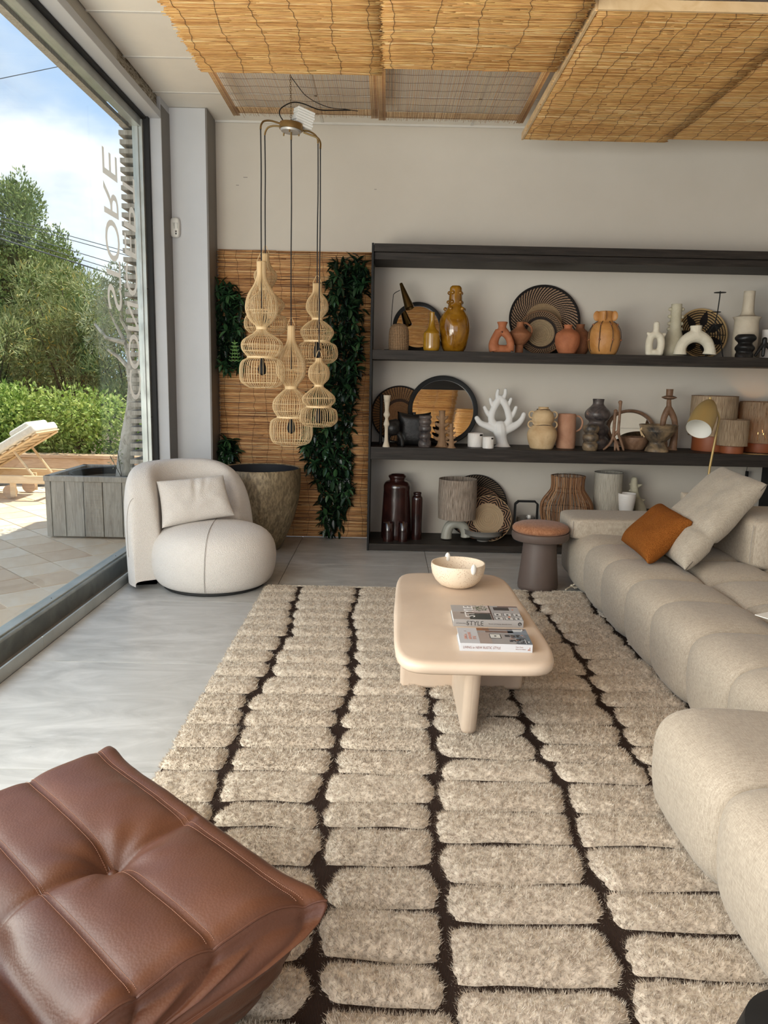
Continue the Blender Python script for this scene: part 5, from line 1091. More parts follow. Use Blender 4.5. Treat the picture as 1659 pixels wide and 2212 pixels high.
pot('gourd_vase', 1286, [(22, 968), (26, 958), (25, 948), (20, 941), (25, 932), (25, 922), (17, 911), (25.5, 902), (26, 889), (14, 876), (11.5, 870), (12.5, 862)], M['smoke'], 'tall dark smoke-fired vase of stacked bulbs', 'vase', Z2, 6.40)
pot('stacked_stone_vase', 1274, [(14, 972), (16.5, 966), (16, 958), (13, 954), (17, 948), (16.5, 940), (13, 936), (17, 929), (15.5, 920), (8, 917)], M['smoke2'], 'small grey stacked-bulb vase in front of the tall dark one', 'vase', Z2, 6.22, open_=False)
strokes('branch_candleholder', [[(1304, 971, 2.5), (1318, 958, 3), (1325, 940, 3.3), (1327, 915, 3.5), (1329, 893, 3.6), (1330, 888, 4.6)], [(1326, 945, 3), (1333, 960, 3), (1336, 974, 2.6)], [(1347, 972, 2.4), (1342, 955, 3), (1336, 935, 3.2), (1338, 905, 3), (1340, 876, 3.2), (1340, 869, 4.8)], [(1328, 940, 3), (1337, 928, 3)], [(1328, 974, 2.4), (1329, 955, 2.8)]], M['woodbrown'], 'dark brown branch-shaped double candleholder', 'candleholder', Z2, 6.26, rm=.003)
mirror('oval_mirror', 1372, 53, Z2, 6.62, 15, 'brown wooden-framed oval mirror behind the goblet bowl', M['woodbrown'], .015, squash=.80)
b_ = pot('reflected_bowl', 1370, [(20, 966), (27, 955), (29, 947), (29, 944)], M['woodbrown'], 'low dark brown bowl standing in for a reflection in the oval mirror', 'bowl', Z2, 6.42)  # solid bowl added for the brown reflection in the oval mirror
o = pot('goblet_bowl', 1418, [(25, 977), (23, 970), (17.5, 962), (16.5, 956), (24, 948), (34, 935), (39, 922), (40.5, 918)], M['smoke2'], 'footed burnished clay goblet bowl with a horned face', 'bowl', Z2, lip=.008)
o = emptied(o); B0 = Vector(o.location); g = lambda u, v, y=-.02: at(u, v, y=B0.y+y)-B0
for st in (((1383, 925), (1386, 935), (1392, 944)), ((1388, 921), (1384, 932), (1387, 941))): along(smooth([g(*q) for q in st], 3), .006, 'relief', M['ochre'], o, 7)
strokes('arch_candleholder', [[(1420, 974, 13), (1430, 962, 12), (1432, 948, 8), (1431, 928, 6.5), (1433, 908, 6.5), (1438, 893, 7), (1444, 882, 7)], [(1452, 974, 9), (1455, 955, 8), (1458, 930, 6.5), (1457, 908, 6.5), (1451, 893, 7), (1445, 882, 7)], [(1420, 974, 10), (1455, 974, 9)], [(1445, 886, 6), (1445, 865, 5)]], M['woodbrown'], 'tall brown candleholder with an oval opening and a disc under its cup', 'candleholder', Z2, 6.40, rm=.004)
o = bpy.data.objects['arch_candleholder']; o = emptied(o); B0 = Vector(o.location); s_ = pxm(B0); g = lambda u, v: at(u, v, y=6.40)-B0
b = MB(); b.lathe([(.001, 0), (9*s_, .006), (15.5*s_, .018), (15.5*s_, .024), (7*s_, .036), (7.2*s_, .07), (7.4*s_, .088), (5*s_, .088), (4.5*s_, .05), (.001, .05)], 28, cap=False); build('cup', b, M['woodbrown'], o, loc=(g(1445, 866).x, 0, g(1445, 864).z))
def shade_lamp(u, hw, vt, vb, bhw, vbase, Y, label, lit=False):
    p = at(u, vbase, y=Y); t = thing('shade_lamp', (p.x, Y, Z2), label, 'table lamp'); B0 = Vector(t.location); s_ = pxm(p); z = lambda v: max(0, (at(u, v, y=Y)-B0).z)
    b = MB(); b.lathe([(bhw*s_*.99, 0), (bhw*s_, .004), (bhw*s_, z(vb)-.002), (bhw*s_*.4, z(vb)+.002), (.014, z(vb)+.004), (.014, z(vb)+.05)], 40); build('base', b, M['leather_rust'], t)
    r0, r1 = hw*s_*.985, hw*s_; b = MB(); b.lathe([(r1, z(vb)), (r0, z(vt)), (r0-.003, z(vt)), (r1-.003, z(vb))], 64, cap=False); b.f += [tuple([k, (k+1) % 64, 3*64+(k+1) % 64, 3*64+k]) for k in range(64)]; build('lamp_shade', b, M['rope_lit'] if lit else M['rope_shade'], t)
    for v_ in (vt, vb): r = r0 if v_ == vt else r1; b = MB(); b.tube([((r+.001)*math.cos(a), (r+.001)*math.sin(a), z(v_)) for a in np.linspace(0, 2*PI, 49)[:-1]], .002, 5, closed=True); build('rim_ring', b, M['woodbrown'], t)
    b = MB(); b.ball((0, 0, z(vb)+.08), .028, 14, 10); build('bulb', b, M['bulb'] if lit else M['bulb_off'], t)
    if lit: l = lamp('lamp_light', 'POINT', tuple(B0+Vector((0, 0, z(vb)+.09))), (0, 0, 0), 2.2, (1, .6, .25)); l.data.shadow_soft_size = .03
M['leather_rust'] = plain('rust_leather_base', (.27, .075, .025), .5, 0, .08, 6)
s = NM('lit_jute', .9, 0, .1); p = s.xyz(); an = s.m('ARCTAN2', p[1], p[0]); cb = s.n('ShaderNodeCombineXYZ'); s.put(cb.inputs[0], s.m('MULTIPLY', an, 14)); s.put(cb.inputs[2], s.m('MULTIPLY', p[2], 5)); g_ = s.noise(2.2, 4, .6, v=cb.outputs[0], dist=.3)
cr_ = s.ramp(g_, [(.3, (.17, .115, .07)), (.5, (.36, .26, .17)), (.7, (.52, .40, .27))]); s.col(cr_); s.bump(g_, .9, .008)
tb = s.n('ShaderNodeBsdfTranslucent'); tb.inputs[0].default_value = (.5, .32, .16, 1); tp = s.n('ShaderNodeBsdfTransparent'); m1 = s.n('ShaderNodeMixShader'); m1.inputs[0].default_value = .3; m2 = s.n('ShaderNodeMixShader')
s.put(m2.inputs[0], s.m('MULTIPLY', s.m('LESS_THAN', g_, .40), .5)); s.t.links.new(s.b.outputs[0], m1.inputs[1]); s.t.links.new(tb.outputs[0], m1.inputs[2]); s.t.links.new(m1.outputs[0], m2.inputs[1]); s.t.links.new(tp.outputs[0], m2.inputs[2]); s.t.links.new(m2.outputs[0], s.t.nodes['Material Output'].inputs[0]); M['rope_lit'] = s.mat
shade_lamp(1533.5, 47.5, 855, 940, 39, 976, 6.47, 'biggest string lampshade on a rust leather base, middle shelf behind the floor lamp')
shade_lamp(1579, 31, 906, 962, 24, 979, 6.27, 'small string-shade table lamp on a rust base, between the two bigger ones')
shade_lamp(1640, 48, 868, 955, 36, 976, 6.45, 'lit string-shade table lamp glowing orange at the right edge', True)

# ---------------------------------------------------------------- bottom row
o = pot('dark_urn', 855.5, [(32, 1163), (33, 1150), (31, 1100), (29, 1060), (29, 1048), (24, 1040), (16.5, 1037), (17, 1034), (19, 1030), (19, 1027), (16, 1025)], M['oxblood'], 'large dark brown glazed urn at the left end of the bottom shelf', 'urn', Z3, 6.42, smoothp=2)
pot('slim_jar', 899, [(11, 1165), (11.5, 1150), (11.5, 1090), (11, 1075), (8, 1070), (9, 1064)], M['oxblood'], 'slim dark brown glazed jar beside the urn', 'jar', Z3, 6.37)
for u, hw, Yq, lab in ((838, 11.5, 6.27, 'left of two small dark faceted cups in front of the urn'), (870, 10.5, 6.27, 'right of two small dark faceted cups in front of the urn')):
    pot('faceted_cup', u, [(hw, 1167), (hw, 1150), (hw, 1129)], M['oxblood'], lab, 'cup', Z3, Yq, seg=9, smoothp=0)
t = thing('arch_lamp', (at(985, 1160, y=6.38).x, 6.38, Z3), 'table lamp with a grey straw shade on a pale arch base, bottom shelf', 'table lamp'); B0 = Vector(t.location)
o = strokes('base', [[(964, 1163, 12.5), (965, 1150, 11.5), (971, 1136, 11), (985, 1130, 11), (1000, 1136, 11), (1006, 1150, 11), (1007, 1160, 12.5)]], M['greyclay'], None, None, Z3, 6.38, round_=False, base=tuple(B0)); o.parent = t; o.location = (0, 0, 0)
s_ = pxm(B0); z = lambda v: (at(985, v, y=6.38)-B0).z
b = MB(); b.lathe([(40*s_, z(1119)), (41.5*s_, z(1075)), (40.5*s_, z(1034)), (40*s_, z(1034)), (41*s_, z(1075)), (39.5*s_, z(1119))], 64, cap=False); build('lamp_shade', b, M['rope_grey'], t)
b = MB(); b.tube([(0, 0, z(1128)), (0, 0, z(1100))], .014, 10); build('socket', b, M['black'], t); b = MB(); b.ball((0, 0, z(1092)), .03, 12, 8); build('bulb', b, M['bulb_off'], t)
R5 = 70*pxm(at(1045, 1080, y=6.55)); plate('woven_plate', 1044, 70, plate_mat('dark_ring_basket', swirl(70, 55, R5, (.22, .15, .09), BLK, (.30, .23, .15), .40, rim=True, duty=-.5, mr2=(.0, .0, BLK))), 'largest dark woven plate at the back of the bottom shelf', Z3, 6.62, 14, .04)
R6 = 58*pxm(at(1045, 1080, y=6.5)); plate('woven_plate', 1050, 58, plate_mat('brown_swirl_basket', swirl(44, 50, R6, (.20, .115, .065), BLK, None, .4, rim=(.15, .08, .05))), 'medium brown woven plate between the two other plates, bottom shelf', Z3, 6.54, 15, .03)
R7 = 51*pxm(at(1075, 1100, y=6.42)); plate('woven_plate', 1074, 51, plate_mat('chevron_basket', chevron(R7, .66)), 'front woven plate with zigzag border on the bottom shelf', Z3, 6.44, 15, .03)
pot('shallow_bowl', 1043, [(13, 1170), (14, 1167), (28, 1160), (38, 1150), (42.5, 1143)], M['bowlgrey'], 'shallow grey ceramic bowl in front of the woven plates', 'bowl', Z3, lip=.006)
t = thing('lantern', (at(1134, 1150, y=6.40).x, 6.40, Z3), 'black flat-handled lantern with a glass cylinder behind the stool', 'lantern'); B0 = Vector(t.location); g = lambda u, v: at(u, v, y=6.40)-B0; s_ = pxm(B0)
hz = g(1134, 1081).z; hw = 24*s_
for sg in (-1, 1): b = MB(); b.box(sg*hw-.007, sg*hw+.007, -.02, .02, .02, hz-.03); build('handle_bar', b, M['black'], t, smooth=False)
b = MB(); b.box(-hw+.02, hw-.02, -.02, .02, hz-.014, hz); b.box(-hw-.005, -hw+.03, -.02, .02, hz-.026, hz-.012, ry=-.7); b.box(hw-.03, hw+.005, -.02, .02, hz-.026, hz-.012, ry=.7); build('handle', b, M['black'], t, smooth=False)
b = MB(); b.lathe([(hw+.004, 0), (hw+.004, .02), (.01, .022)], 32); build('base', b, M['black'], t)
cg = NM('clear_glass', .03); cg.b.inputs['Transmission Weight'].default_value = 1; cg.b.inputs['IOR'].default_value = 1.45; M['clear'] = cg.mat
b = MB(); b.lathe([(hw*.8, .022), (hw*.8, hz*.6), (hw*.8-.003, hz*.6), (hw*.8-.003, .025)], 32, cap=False); build('cylinder', b, M['clear'], t)
for x, h_ in ((-.025, .17), (.03, .22)): b = MB(); b.lathe([(.016, .022), (.016, h_), (.001, h_+.004)], 16, c=(x, 0, 0)); build('candle', b, M['candlewhite'], t)
t = thing('cane_vase', (at(1222, 1120, y=6.33).x, 6.33, Z3), 'large round brown cane basket vase beside the sofa arm', 'basket'); B0 = Vector(t.location); s_ = pxm(B0)
pr_ = smooth([Vector((hw*s_, 0, max(0, (at(1222, v, y=6.33)-B0).z))) for hw, v in ((28, 1156), (40, 1145), (52, 1122), (55.5, 1100), (52, 1082), (38, 1062), (34.5, 1054), (34, 1040), (35.5, 1027))], 3)
N = 130; A = np.arange(N)*2*PI/N; R_ = np.array([p.x for p in pr_]); Zz = np.array([p.z for p in pr_]); Zz[0] = 0.002; jit = rng.normal(0, .02, N)
P = np.stack([np.cos(A+jit)[:, None]*(R_+rng.normal(0, .0015, (N, 1))), np.sin(A+jit)[:, None]*R_[None, :], np.tile(Zz[None, :], (N, 1))], -1); P[..., 2] += rng.normal(0, .001, P.shape[:2]); P[:, 0, 2] = .003
tag(tubes_np('canes', P, rng.uniform(.0022, .0034, N), M['cane'], t), kind='stuff')
for v, hw in ((1028, 35.5), (1060, 36.5), (1100, 55)): z = (at(1222, v, y=6.33)-B0).z; b = MB(); b.tube([((hw*s_-.004)*math.cos(a), (hw*s_-.004)*math.sin(a), z) for a in np.linspace(0, 2*PI, 41)[:-1]], .0035, 6, closed=True); build('hoop', b, M['stem'], t)
t = thing('riser', (2.24, 6.42, Z3), 'low black display riser on the bottom shelf behind the sofa', 'riser'); b = MB(); b.box(-.50, .50, -.19, .19, 0, .262); b.box(-.48, .48, -.195, -.19, .02, .24); build('box', b, M['blackwood'], t, smooth=False, bevel=.002)
ZR = Z3+.2625
t = thing('string_cylinder', (at(1310, 1099, y=6.38).x, 6.38, ZR), 'cream string-wrapped cylinder shade standing behind the sofa arm', 'lampshade'); B0 = Vector(t.location); s_ = pxm(B0); z = (at(1310, 1020, y=6.38)-B0).z
b = MB(); b.lathe([(29*s_, 0), (30*s_, z), (29*s_, z), (28*s_, 0)], 64, cap=False); build('shade', b, M['rope_cream'], t)
for zz in (0.003, z): b = MB(); b.tube([(30*s_*math.cos(a), 30*s_*math.sin(a), zz) for a in np.linspace(0, 2*PI, 41)[:-1]], .0025, 5, closed=True); build('rim_ring', b, M['bowlgrey'], t)
pot('ribbed_cup', 1352, [(13, 1104), (15, 1095), (17.5, 1080), (19, 1066)], M['candlewhite'], 'white ribbed tapered pot behind the sofa arm', 'pot', ZR, 6.28, fn=lambda r, z, a: r*(1+.012*math.sin(z*330)), smoothp=12)
strokes('thorny_vase', [[(1383, 1104, 14), (1380, 1090, 11), (1374, 1072, 7.5), (1370, 1058, 9), (1369, 1046, 8), (1370, 1036, 7.5)], [(1372, 1050, 6), (1360, 1046, 2)], [(1372, 1052, 6), (1386, 1047, 2)], [(1370, 1062, 6), (1359, 1060, 2)], [(1382, 1082, 5), (1392, 1080, 2.5)]], M['olive_clay'], 'pale thorny-necked vase behind the white ribbed pot', 'vase', ZR, 6.46)
t = thing('switch_cable', (at(1613, 1000, y=6.60).x, 6.60, .745), 'thin black cable with an inline switch hanging on the back wall', 'cable'); B0 = Vector(t.location); g = lambda u, v: at(u, v, y=6.60)-B0
along(smooth([Vector((0, 0, 0)), g(1614, 1010), g(1612, 1022), g(1615, 1034), g(1622, 1042)], 4), .0025, 'cord', M['cord'], t, 5); p = g(1613, 1025); b = MB(); b.box(p.x-.012, p.x+.012, -.012, .008, p.z-.03, p.z+.03); build('switch', b, M['black'], t, smooth=False, bevel=.004)

# ================================================================== STOOL
SP = at(1160, 1283, z=0); s_ = pxm(SP); SY = SP.y+44*s_
t = thing('mushroom_stool', (at(1160, 1283, y=SY).x, SY, 0), 'brown mushroom-shaped stool with a rust cushion', 'stool'); B0 = Vector(t.location); B0.z = 0; s_ = pxm(B0+Vector((0, 0, .3)))
zf = lambda v: (at(1163, v, y=SY)).z
b = MB(); b.lathe([(40*s_, 0), (43*s_, .012), (43.5*s_, .035), (40*s_, .15), (36.5*s_, .27), (35.5*s_, .335), (20*s_, .34)], 64); build('base', b, M['taupe'], t)
b = MB(); b.lathe([(34*s_, .332), (50*s_, .337), (58*s_, .345), (61*s_, .362), (61*s_, .392), (59*s_, .398), (.01, .398)], 64); build('seat_disc', b, M['taupe'], t)
b = MB(); b.lathe([(56*s_, .399), (60*s_, .410), (60.5*s_, .424), (57*s_, .440), (48*s_, .452), (30*s_, .460), (.001, .463)], 64, cap=False); build('cushion', b, M['tweed'], t, angle=180)

# ================================================================== SOFA
def tuft_seat(name, x0, xs, ys, parent, mat, z=.33, A=.070, zb=.035, ends=(.50, .50)):
    """quilted seat: front rolls up from the floor into the top; xs = valleys along x, ys = valleys along y"""
    prof = []; m = 12; L = xs[0]
    raw = [(x0+.06, zb), (x0+.022, .085), (x0+.006, .16), (x0+.004, .25), (x0+.014, .302), (x0+.050, z-.006), (x0+.115, z+.003), (x0+L*.7, z+.004), (x0+L, z)]
    P = smooth([Vector((a, 0, c)) for a, c in raw], 6); S = []
    for i, p in enumerate(P): f = i/(len(P)-1); S.append((p, min(1, f*7)**.5*.55+.45 if f < .14 else (max(0, 1-max(0, (f-.55)/.45)**3.0))**.55))
    for a, c in zip(xs, xs[1:]):
        for k in range(1, 21): q = (1-math.cos(PI*k/20))/2*.75+k/20*.25; S.append((Vector((x0+a+(c-a)*q, 0, z)), max(0, 1-abs(2*q-1)**3)**.5))
    N_ = []
    for i in range(len(S)):
        a, c = S[max(0, i-1)][0], S[min(len(S)-1, i+1)][0]; d = (c-a).normalized(); N_.append(Vector((-d.z, 0, d.x)) if True else None)
    rows = []; Y = []
    for a, c in zip(ys, ys[1:]):
        for k in range(21 if c == ys[-1] else 20): q = (1-math.cos(PI*k/20))/2*.75+k/20*.25; Y.append((a+(c-a)*q, (lambda w: w if not ((a == ys[0] and q < .5) or (c == ys[-1] and q > .5)) else (lambda m_: m_+(1-m_)*w)(ends[0] if q < .5 else ends[1]))(max(0, 1-abs(2*q-1)**3.0)**.5)))
    b = MB()
    def fn(u, v):
        i = round(u*(len(S)-1)); j = round(v*(len(Y)-1)); p, ps = S[i]; y, py = Y[j]; n = N_[i]; d = A*ps*py
        q = Vector((p.x, y, p.z))+n*d; q.z = max(q.z, .02); return q
    b.grid(fn, len(S)-1, len(Y)-1)
    # closed sides, back and underside
    x1 = x0+xs[-1]; ns, ny = len(S), len(Y); idx = lambda i, j: i*ny+j
    base = len(b.v); b.v += [(x1, y, .03) for y, _ in Y]; b.f += [(idx(ns-1, j), idx(ns-1, j+1), base+j+1, base+j) for j in range(ny-1)]
    for j, in ((0,), (ny-1,)): b.f.append(tuple([idx(i, j) for i in range(ns)]+[base+j]))
    o = build(name, b, mat, parent, angle=55); return o
so = thing('sofa', (0, 0, 0), 'long oatmeal fabric sofa with deep square quilting on the right', 'sofa')
tuft_seat('seat_module', 1.33, [.40, .83], [4.40, 4.83, 5.26], so, M['sofa'])
tuft_seat('seat_module', 1.33, [.40, .83, 1.26], [3.55, 3.975, 4.395], so, M['sofa'])
tuft_seat('seat_module', 1.33, [.40, .83, 1.26], [2.70, 3.12, 3.545], so, M['sofa'])
tuft_seat('seat_module', 1.33, [.40, .83, 1.26], [2.395, 2.695], so, M['sofa'])
for y in (4.3975, 3.5475): along([(1.365, y, .04), (1.322, y, .10), (1.305, y, .17), (1.304, y, .25), (1.314, y, .305), (1.345, y, .352)], .0045, 'seam', M['piping'], so)
b = MB(); b.box(1.42, 2.55, 2.1, 5.40, .0, .05); build('plinth', b, M['black'], so, smooth=False)
# end panel and armrest roll
def sidep(u, v):   # bulging outer end of the sofa
    z = .03+.30*u; bul = .045*math.sin(PI*min(1, u*1.0))**.6; return Vector((1.30-bul+ .06*(1-u)**3, 5.05+.38*v, z))
weld(build('end_panel', blob_box(1.265, 2.45, 5.10, 5.44, .035, .365, 5, 12), M['sofa'], so))
weld(build('armrest', blob_box(1.245, 2.10, 5.02, 5.44, .352, .500, 9, 18), M['sofa'], so))
for pts in ([(1.262, 5.045, .375), (1.255, 5.030, .42), (1.262, 5.045, .478)],): along(smooth(pts, 4), .002, 'seam', M['seam'], so)
weld(build('back_bolster', blob_box(2.06, 2.40, 4.80, 5.44, .34, .505, 5, 12), M['sofa'], so))
weld(build('backrest', blob_box(2.07, 2.75, 4.24, 4.82, .35, .655, 8, 18), M['sofa'], so))
weld(build('back_frame', blob_box(2.42, 2.75, 2.2, 5.44, .04, .50, 7, 10), M['sofa'], so))
along([(2.078, 4.262, .40), (2.072, 4.256, .50), (2.080, 4.262, .62)], .002, 'seam', M['seam'], so)
ch = thing('chaise', (0, 0, 0), 'oatmeal quilted chaise end nearest the camera on the right', 'pouf')
tuft_seat('seat_module', .93, [.42, .84], [1.02, 1.45, 1.885, 2.32], ch, M['sofa'], A=.060, ends=(.8, .82))
b = MB(); b.box(1.03, 1.70, 1.1, 2.24, .0, .05); build('plinth', b, M['black'], ch, smooth=False)
# cushions on the sofa
BR = at(1480, 1232, z=.40); BL = BR+Vector((-.03, .60, .03)); TR = at(1657, 1047, y=BR.y+.34); TL = at(1563, 1010, y=BR.y+.90)
o, b, nrm = cushion('square_cushion', BL, BR, TR, TL, .17, M['linen'], seed=9, n=36, pull=.04, wr=.012, pw=.42, crease=lambda u, v: -.022*math.exp(-((v+.45-.12*u)/.07)**2)*max(0, u+.5))
tag(o, 'big natural linen cushion leaning on the sofa', 'cushion'); e = emptied(o); off = Vector(e.location)
along([(BR.lerp(TR, k/16)+nrm*0+(BL-BR).normalized()*.022*(1-(2*k/16-1)**2))-off for k in range(17)], .0034, 'piping', M['piping'], e)
BL = at(1342, 1167, z=.415); BR = at(1399, 1217, z=.415); TR = at(1496, 1127, y=BR.y+.20); TL = at(1432, 1090, y=BL.y+.18)
o, _, _ = cushion('small_cushion', BL, BR, TR, TL, .15, M['rust'], seed=3, n=30, pull=.06, pw=.45, crease=lambda u, v: -.012*math.exp(-((u-.5-.2*v)/.1)**2)*max(0, v)); tag(o, 'rust orange boucle cushion on the sofa', 'cushion')
o, _, _ = cushion('square_cushion', at(1466, 1105, y=5.15), at(1530, 1105, y=5.15), at(1530, 1064, y=5.2), at(1470, 1063, y=5.2), .10, M['sofa'], seed=6, n=14); tag(o, 'small pale cushion mostly hidden behind the big linen cushion', 'cushion')
o = at(1645, 1332, z=.412); t = thing('leaflet', o, 'small white leaflet lying on the sofa seat at the right edge', 'leaflet'); b = MB(); b.box(0, .14, -.06, .06, 0, .003, rz=.5); build('sheet', b, M['paper'], t, smooth=False)

# brass floor lamp behind the sofa
t = thing('floor_lamp', (at(1520, 1060, y=5.62).x, 5.62, 0), 'brass floor lamp with a bullet-shaped shade, white inside', 'floor lamp'); B0 = Vector(t.location); g = lambda u, v, y=5.62: at(u, v, y=y)-B0
b = MB(); b.lathe([(.13, 0), (.13, .012), (.012, .018)], 40); build('foot', b, M['brass'], t)
along([(0, 0, .01), g(1533, 1010), g(1554, 903)], .0085, 'stem', M['brass'], t, 10); along([g(1554, 905), g(1551, 893), g(1536, 864)], .007, 'stem', M['brass'], t, 10)
b = MB(); b.tube([g(1534, 858, 5.60), g(1534, 870, 5.60)], .011, 12); build('joint', b, M['brass'], t)
a = g(1535, 867, 5.57); c = g(1509, 927, 5.40); d = c-a; q = d.to_track_quat('Z', 'Y').to_matrix(); L_ = d.length; s_ = pxm(B0+c)
R_ = [(.001, 0), (.020, .002), (.040, .02), (.062, .065), (.078, .12), (.085, .17), (.086, L_)]; k_ = 27.5*s_/.086
pr_ = [(r*k_, z*L_/L_) for r, z in R_]; b = MB(); b.lathe(pr_, 48, cap=False, M=q); b.v = [tuple(Vector(p)+a) for p in b.v]; build('lamp_shade', b, M['brass'], t, angle=180, subsurf=1)
b = MB(); b.lathe([(max(.0005, r-.002), z+.002*(i < 3)) for i, (r, z) in enumerate(pr_)], 48, cap=False, M=q); b.v = [tuple(Vector(p)+a) for p in b.v]; build('shade_lining', b, M['lampwhite'], t, angle=180, subsurf=1)

# ================================================================== COFFEE TABLE
t = thing('coffee_table', (.35, 3.26, 0), 'low sand-coloured coffee table with rounded corners and crossed panel legs', 'coffee table'); TZ = .40
def outline(n=96):
    """soft rectangle, slightly bowed"""
    P_ = []
    for k in range(n):
        a = 2*PI*k/n; p = 7.5; c, s_ = math.cos(a), math.sin(a); r = (abs(c)**p+abs(s_)**p)**(-1/p); x, y = c*r, s_*r
        P_.append((x*(.298-.022*y*(1 if y > 0 else .2)), y*.655))
    return P_
ol = outline(); n = len(ol); b = MB(); zz = [(0, .352), (.014, .352), (.026, .354), (.034, .361), (.038, .374), (.037, .385), (.031, .394), (.018, .399), (0, .400)]
for off, z in zz:
    for x, y in ol:
        l = math.hypot(x, y); e_ = (off-.038); b.v.append((x+x/l*e_*1.0, y+y/l*e_*1.0, z))
m = len(zz); b.f += [(i*n+k, i*n+(k+1) % n, (i+1)*n+(k+1) % n, (i+1)*n+k) for i in range(m-1) for k in range(n)]; b.f.append(tuple(range(n-1, -1, -1))); b.f.append(tuple(range((m-1)*n, m*n)))
b.m = [0]*len(b.f); build('tabletop', b, M['table'], t, angle=40)
def slab(x0, x1, y0, y1, z0, z1): b = MB(); b.box(x0, x1, y0, y1, z0, z1); return b
build('leg_panel', slab(-.262, .292, .035, .085, .012, .354), M['table'], t, bevel=.02, seg=4)
# the front panel tapers downward
b = MB(); b.add([(-.03+dx, y, z) for z, ya, yb in ((.014, -.425, .04), (.354, -.53, .04)) for y in (ya, yb) for dx in (0, .062)], [(0,2,3,1), (4,5,7,6), (0,1,5,4), (2,6,7,3), (0,4,6,2), (1,3,7,5)]); build('leg_panel', b, M['table'], t, bevel=.027, seg=5)
b = MB(); b.add([(-.03+dx, y, z) for z, ya, yb in ((.012, .08, .40), (.354, .08, .50)) for y in (ya, yb) for dx in (0, .062)], [(0,2,3,1), (4,5,7,6), (0,1,5,4), (2,6,7,3), (0,4,6,2), (1,3,7,5)]); build('leg_panel', b, M['table'], t, bevel=.02, seg=4)
bp = at(988, 1272, z=TZ); s_ = pxm(bp); by = bp.y+24*s_
t = thing('speckled_bowl', (at(988, 1260, y=by).x, by, TZ), 'cream speckled bowl with two small white lug handles, on the table', 'bowl')
R_ = [(20, 0), (28, .001), (40, .012), (50, .032), (57, .058), (60, .088), (59.5, .105)]; k_ = .118/.105
pr_ = [(r*s_*.98, z*k_) for r, z in R_]; pr_ += [(r-.005, z+.0 if i == 0 else z+.004) for i, (r, z) in enumerate(reversed(pr_[1:]))]; pr_.append((.001, .010))
b = MB(); b.lathe(pr_, 64); build('body', b, M['speckle'], t, angle=60)
for a in (math.radians(-62), math.radians(108)):
    b = MB(); b.ball((0, 0, 0), .026, 16, 12, (.55, .42, 1)); o = build('handle', b, M['white_glaze'], t, loc=(59.5*s_*math.cos(a), 59.5*s_*math.sin(a), .112), rot=(0, 0, a+PI/2))

# ================================================================== BOOKS
def book(name, c, w, d, h, rz, label, cover):
    t = thing(name, c, label, 'book', rz=rz)
    b = MB(); b.box(-w/2, w/2, -d/2, d/2, 0, .0022); b.box(-w/2, w/2, -d/2, d/2, h-.0022, h); b.box(-w/2, w/2, -d/2, -d/2+.0022, .001, h-.001); build('cover', b, cover, t, smooth=False, bevel=.0006, seg=1)
    b = MB(); b.box(-w/2+.004, w/2-.004, -d/2+.002, d/2-.005, .0022, h-.0022); build('pages', b, M['paper'], t, smooth=False)
    return t
def flat(parent, name, x0, x1, y0, y1, z, col, rough=.35):
    key = 'print_%02d_%02d_%02d' % tuple(int(c*99) for c in col)
    if key not in M: M[key] = plain(key, col, rough, 0, .05)
    b = MB(); b.box(x0, x1, y0, y1, z, z+.0003); return build(name, b, M[key], parent, smooth=False)
def text(parent, body, x, y, z, size, col, rz=0, spine=None, font_scale=1, align='LEFT', sx=1):
    c = bpy.data.curves.new('t', 'FONT'); c.body = body; c.size = size; c.extrude = .0002; c.align_x = align; c.resolution_u = 3
    o = bpy.data.objects.new('t', c); COL.objects.link(o); dg = bpy.context.evaluated_depsgraph_get(); dg.update(); me = bpy.data.meshes.new_from_object(o.evaluated_get(dg)); bpy.data.objects.remove(o); bpy.data.curves.remove(c)
    key = 'ink_%02d_%02d_%02d' % tuple(int(q*99) for q in col)
    if key not in M: M[key] = plain(key, col, .5, 0, .02)
    me.materials.clear(); me.materials.append(M[key]); me.transform(Matrix.Diagonal((sx, 1, 1, 1)))
    o = bpy.data.objects.new('lettering', me); COL.objects.link(o); o.parent = parent; o.location = (x, y, z); o.rotation_euler = (PI/2, 0, 0) if spine else (0, 0, rz); return o
p1 = (at(981, 1346, z=TZ+.012)+at(1128, 1351, z=TZ+.012))/2; p2 = (at(997, 1398, z=TZ+.012)+at(1147, 1405, z=TZ+.012))/2
W1, D1, H1 = .286, .198, .030; c1 = Vector((p1.x+.003, p1.y+D1/2, TZ)); M['cov1'] = plain('grey_cover', (.29, .275, .265), .4, 0, .03); M['cov2'] = plain('white_cover', (.50, .51, .535), .4, 0, .02)
t = book('coffee_table_book', c1, W1, D1, H1, math.radians(-1.0), 'grey book with a large serif title on its spine, farther on the table', M['cov1']); z = H1+.0001
A_ = lambda x0, x1, y0, y1, col, dz=0: flat(t, 'cover_print', -W1/2+x0*W1, -W1/2+x1*W1, -D1/2+y0*D1, -D1/2+y1*D1, z+dz, col)
A_(.0, 1, .0, 1, (.42, .38, .36)); A_(.0, .30, .55, 1, (.36, .35, .35), .0004); A_(.0, .30, 0, .52, (.36, .31, .28), .0004); A_(.30, .56, .45, 1, (.50, .44, .43), .0004); A_(.12, .56, .42, .47, (.07, .045, .035), .0008)
A_(.24, .55, .02, .40, (.035, .042, .042), .0008); A_(.56, .58, 0, 1, (.10, .06, .05), .0008); A_(.58, 1, .0, 1, (.36, .35, .35), .0004); A_(.63, .86, .68, .90, (.05, .042, .04), .0008); A_(.70, 1, .92, .97, (.12, .045, .03), .0008)
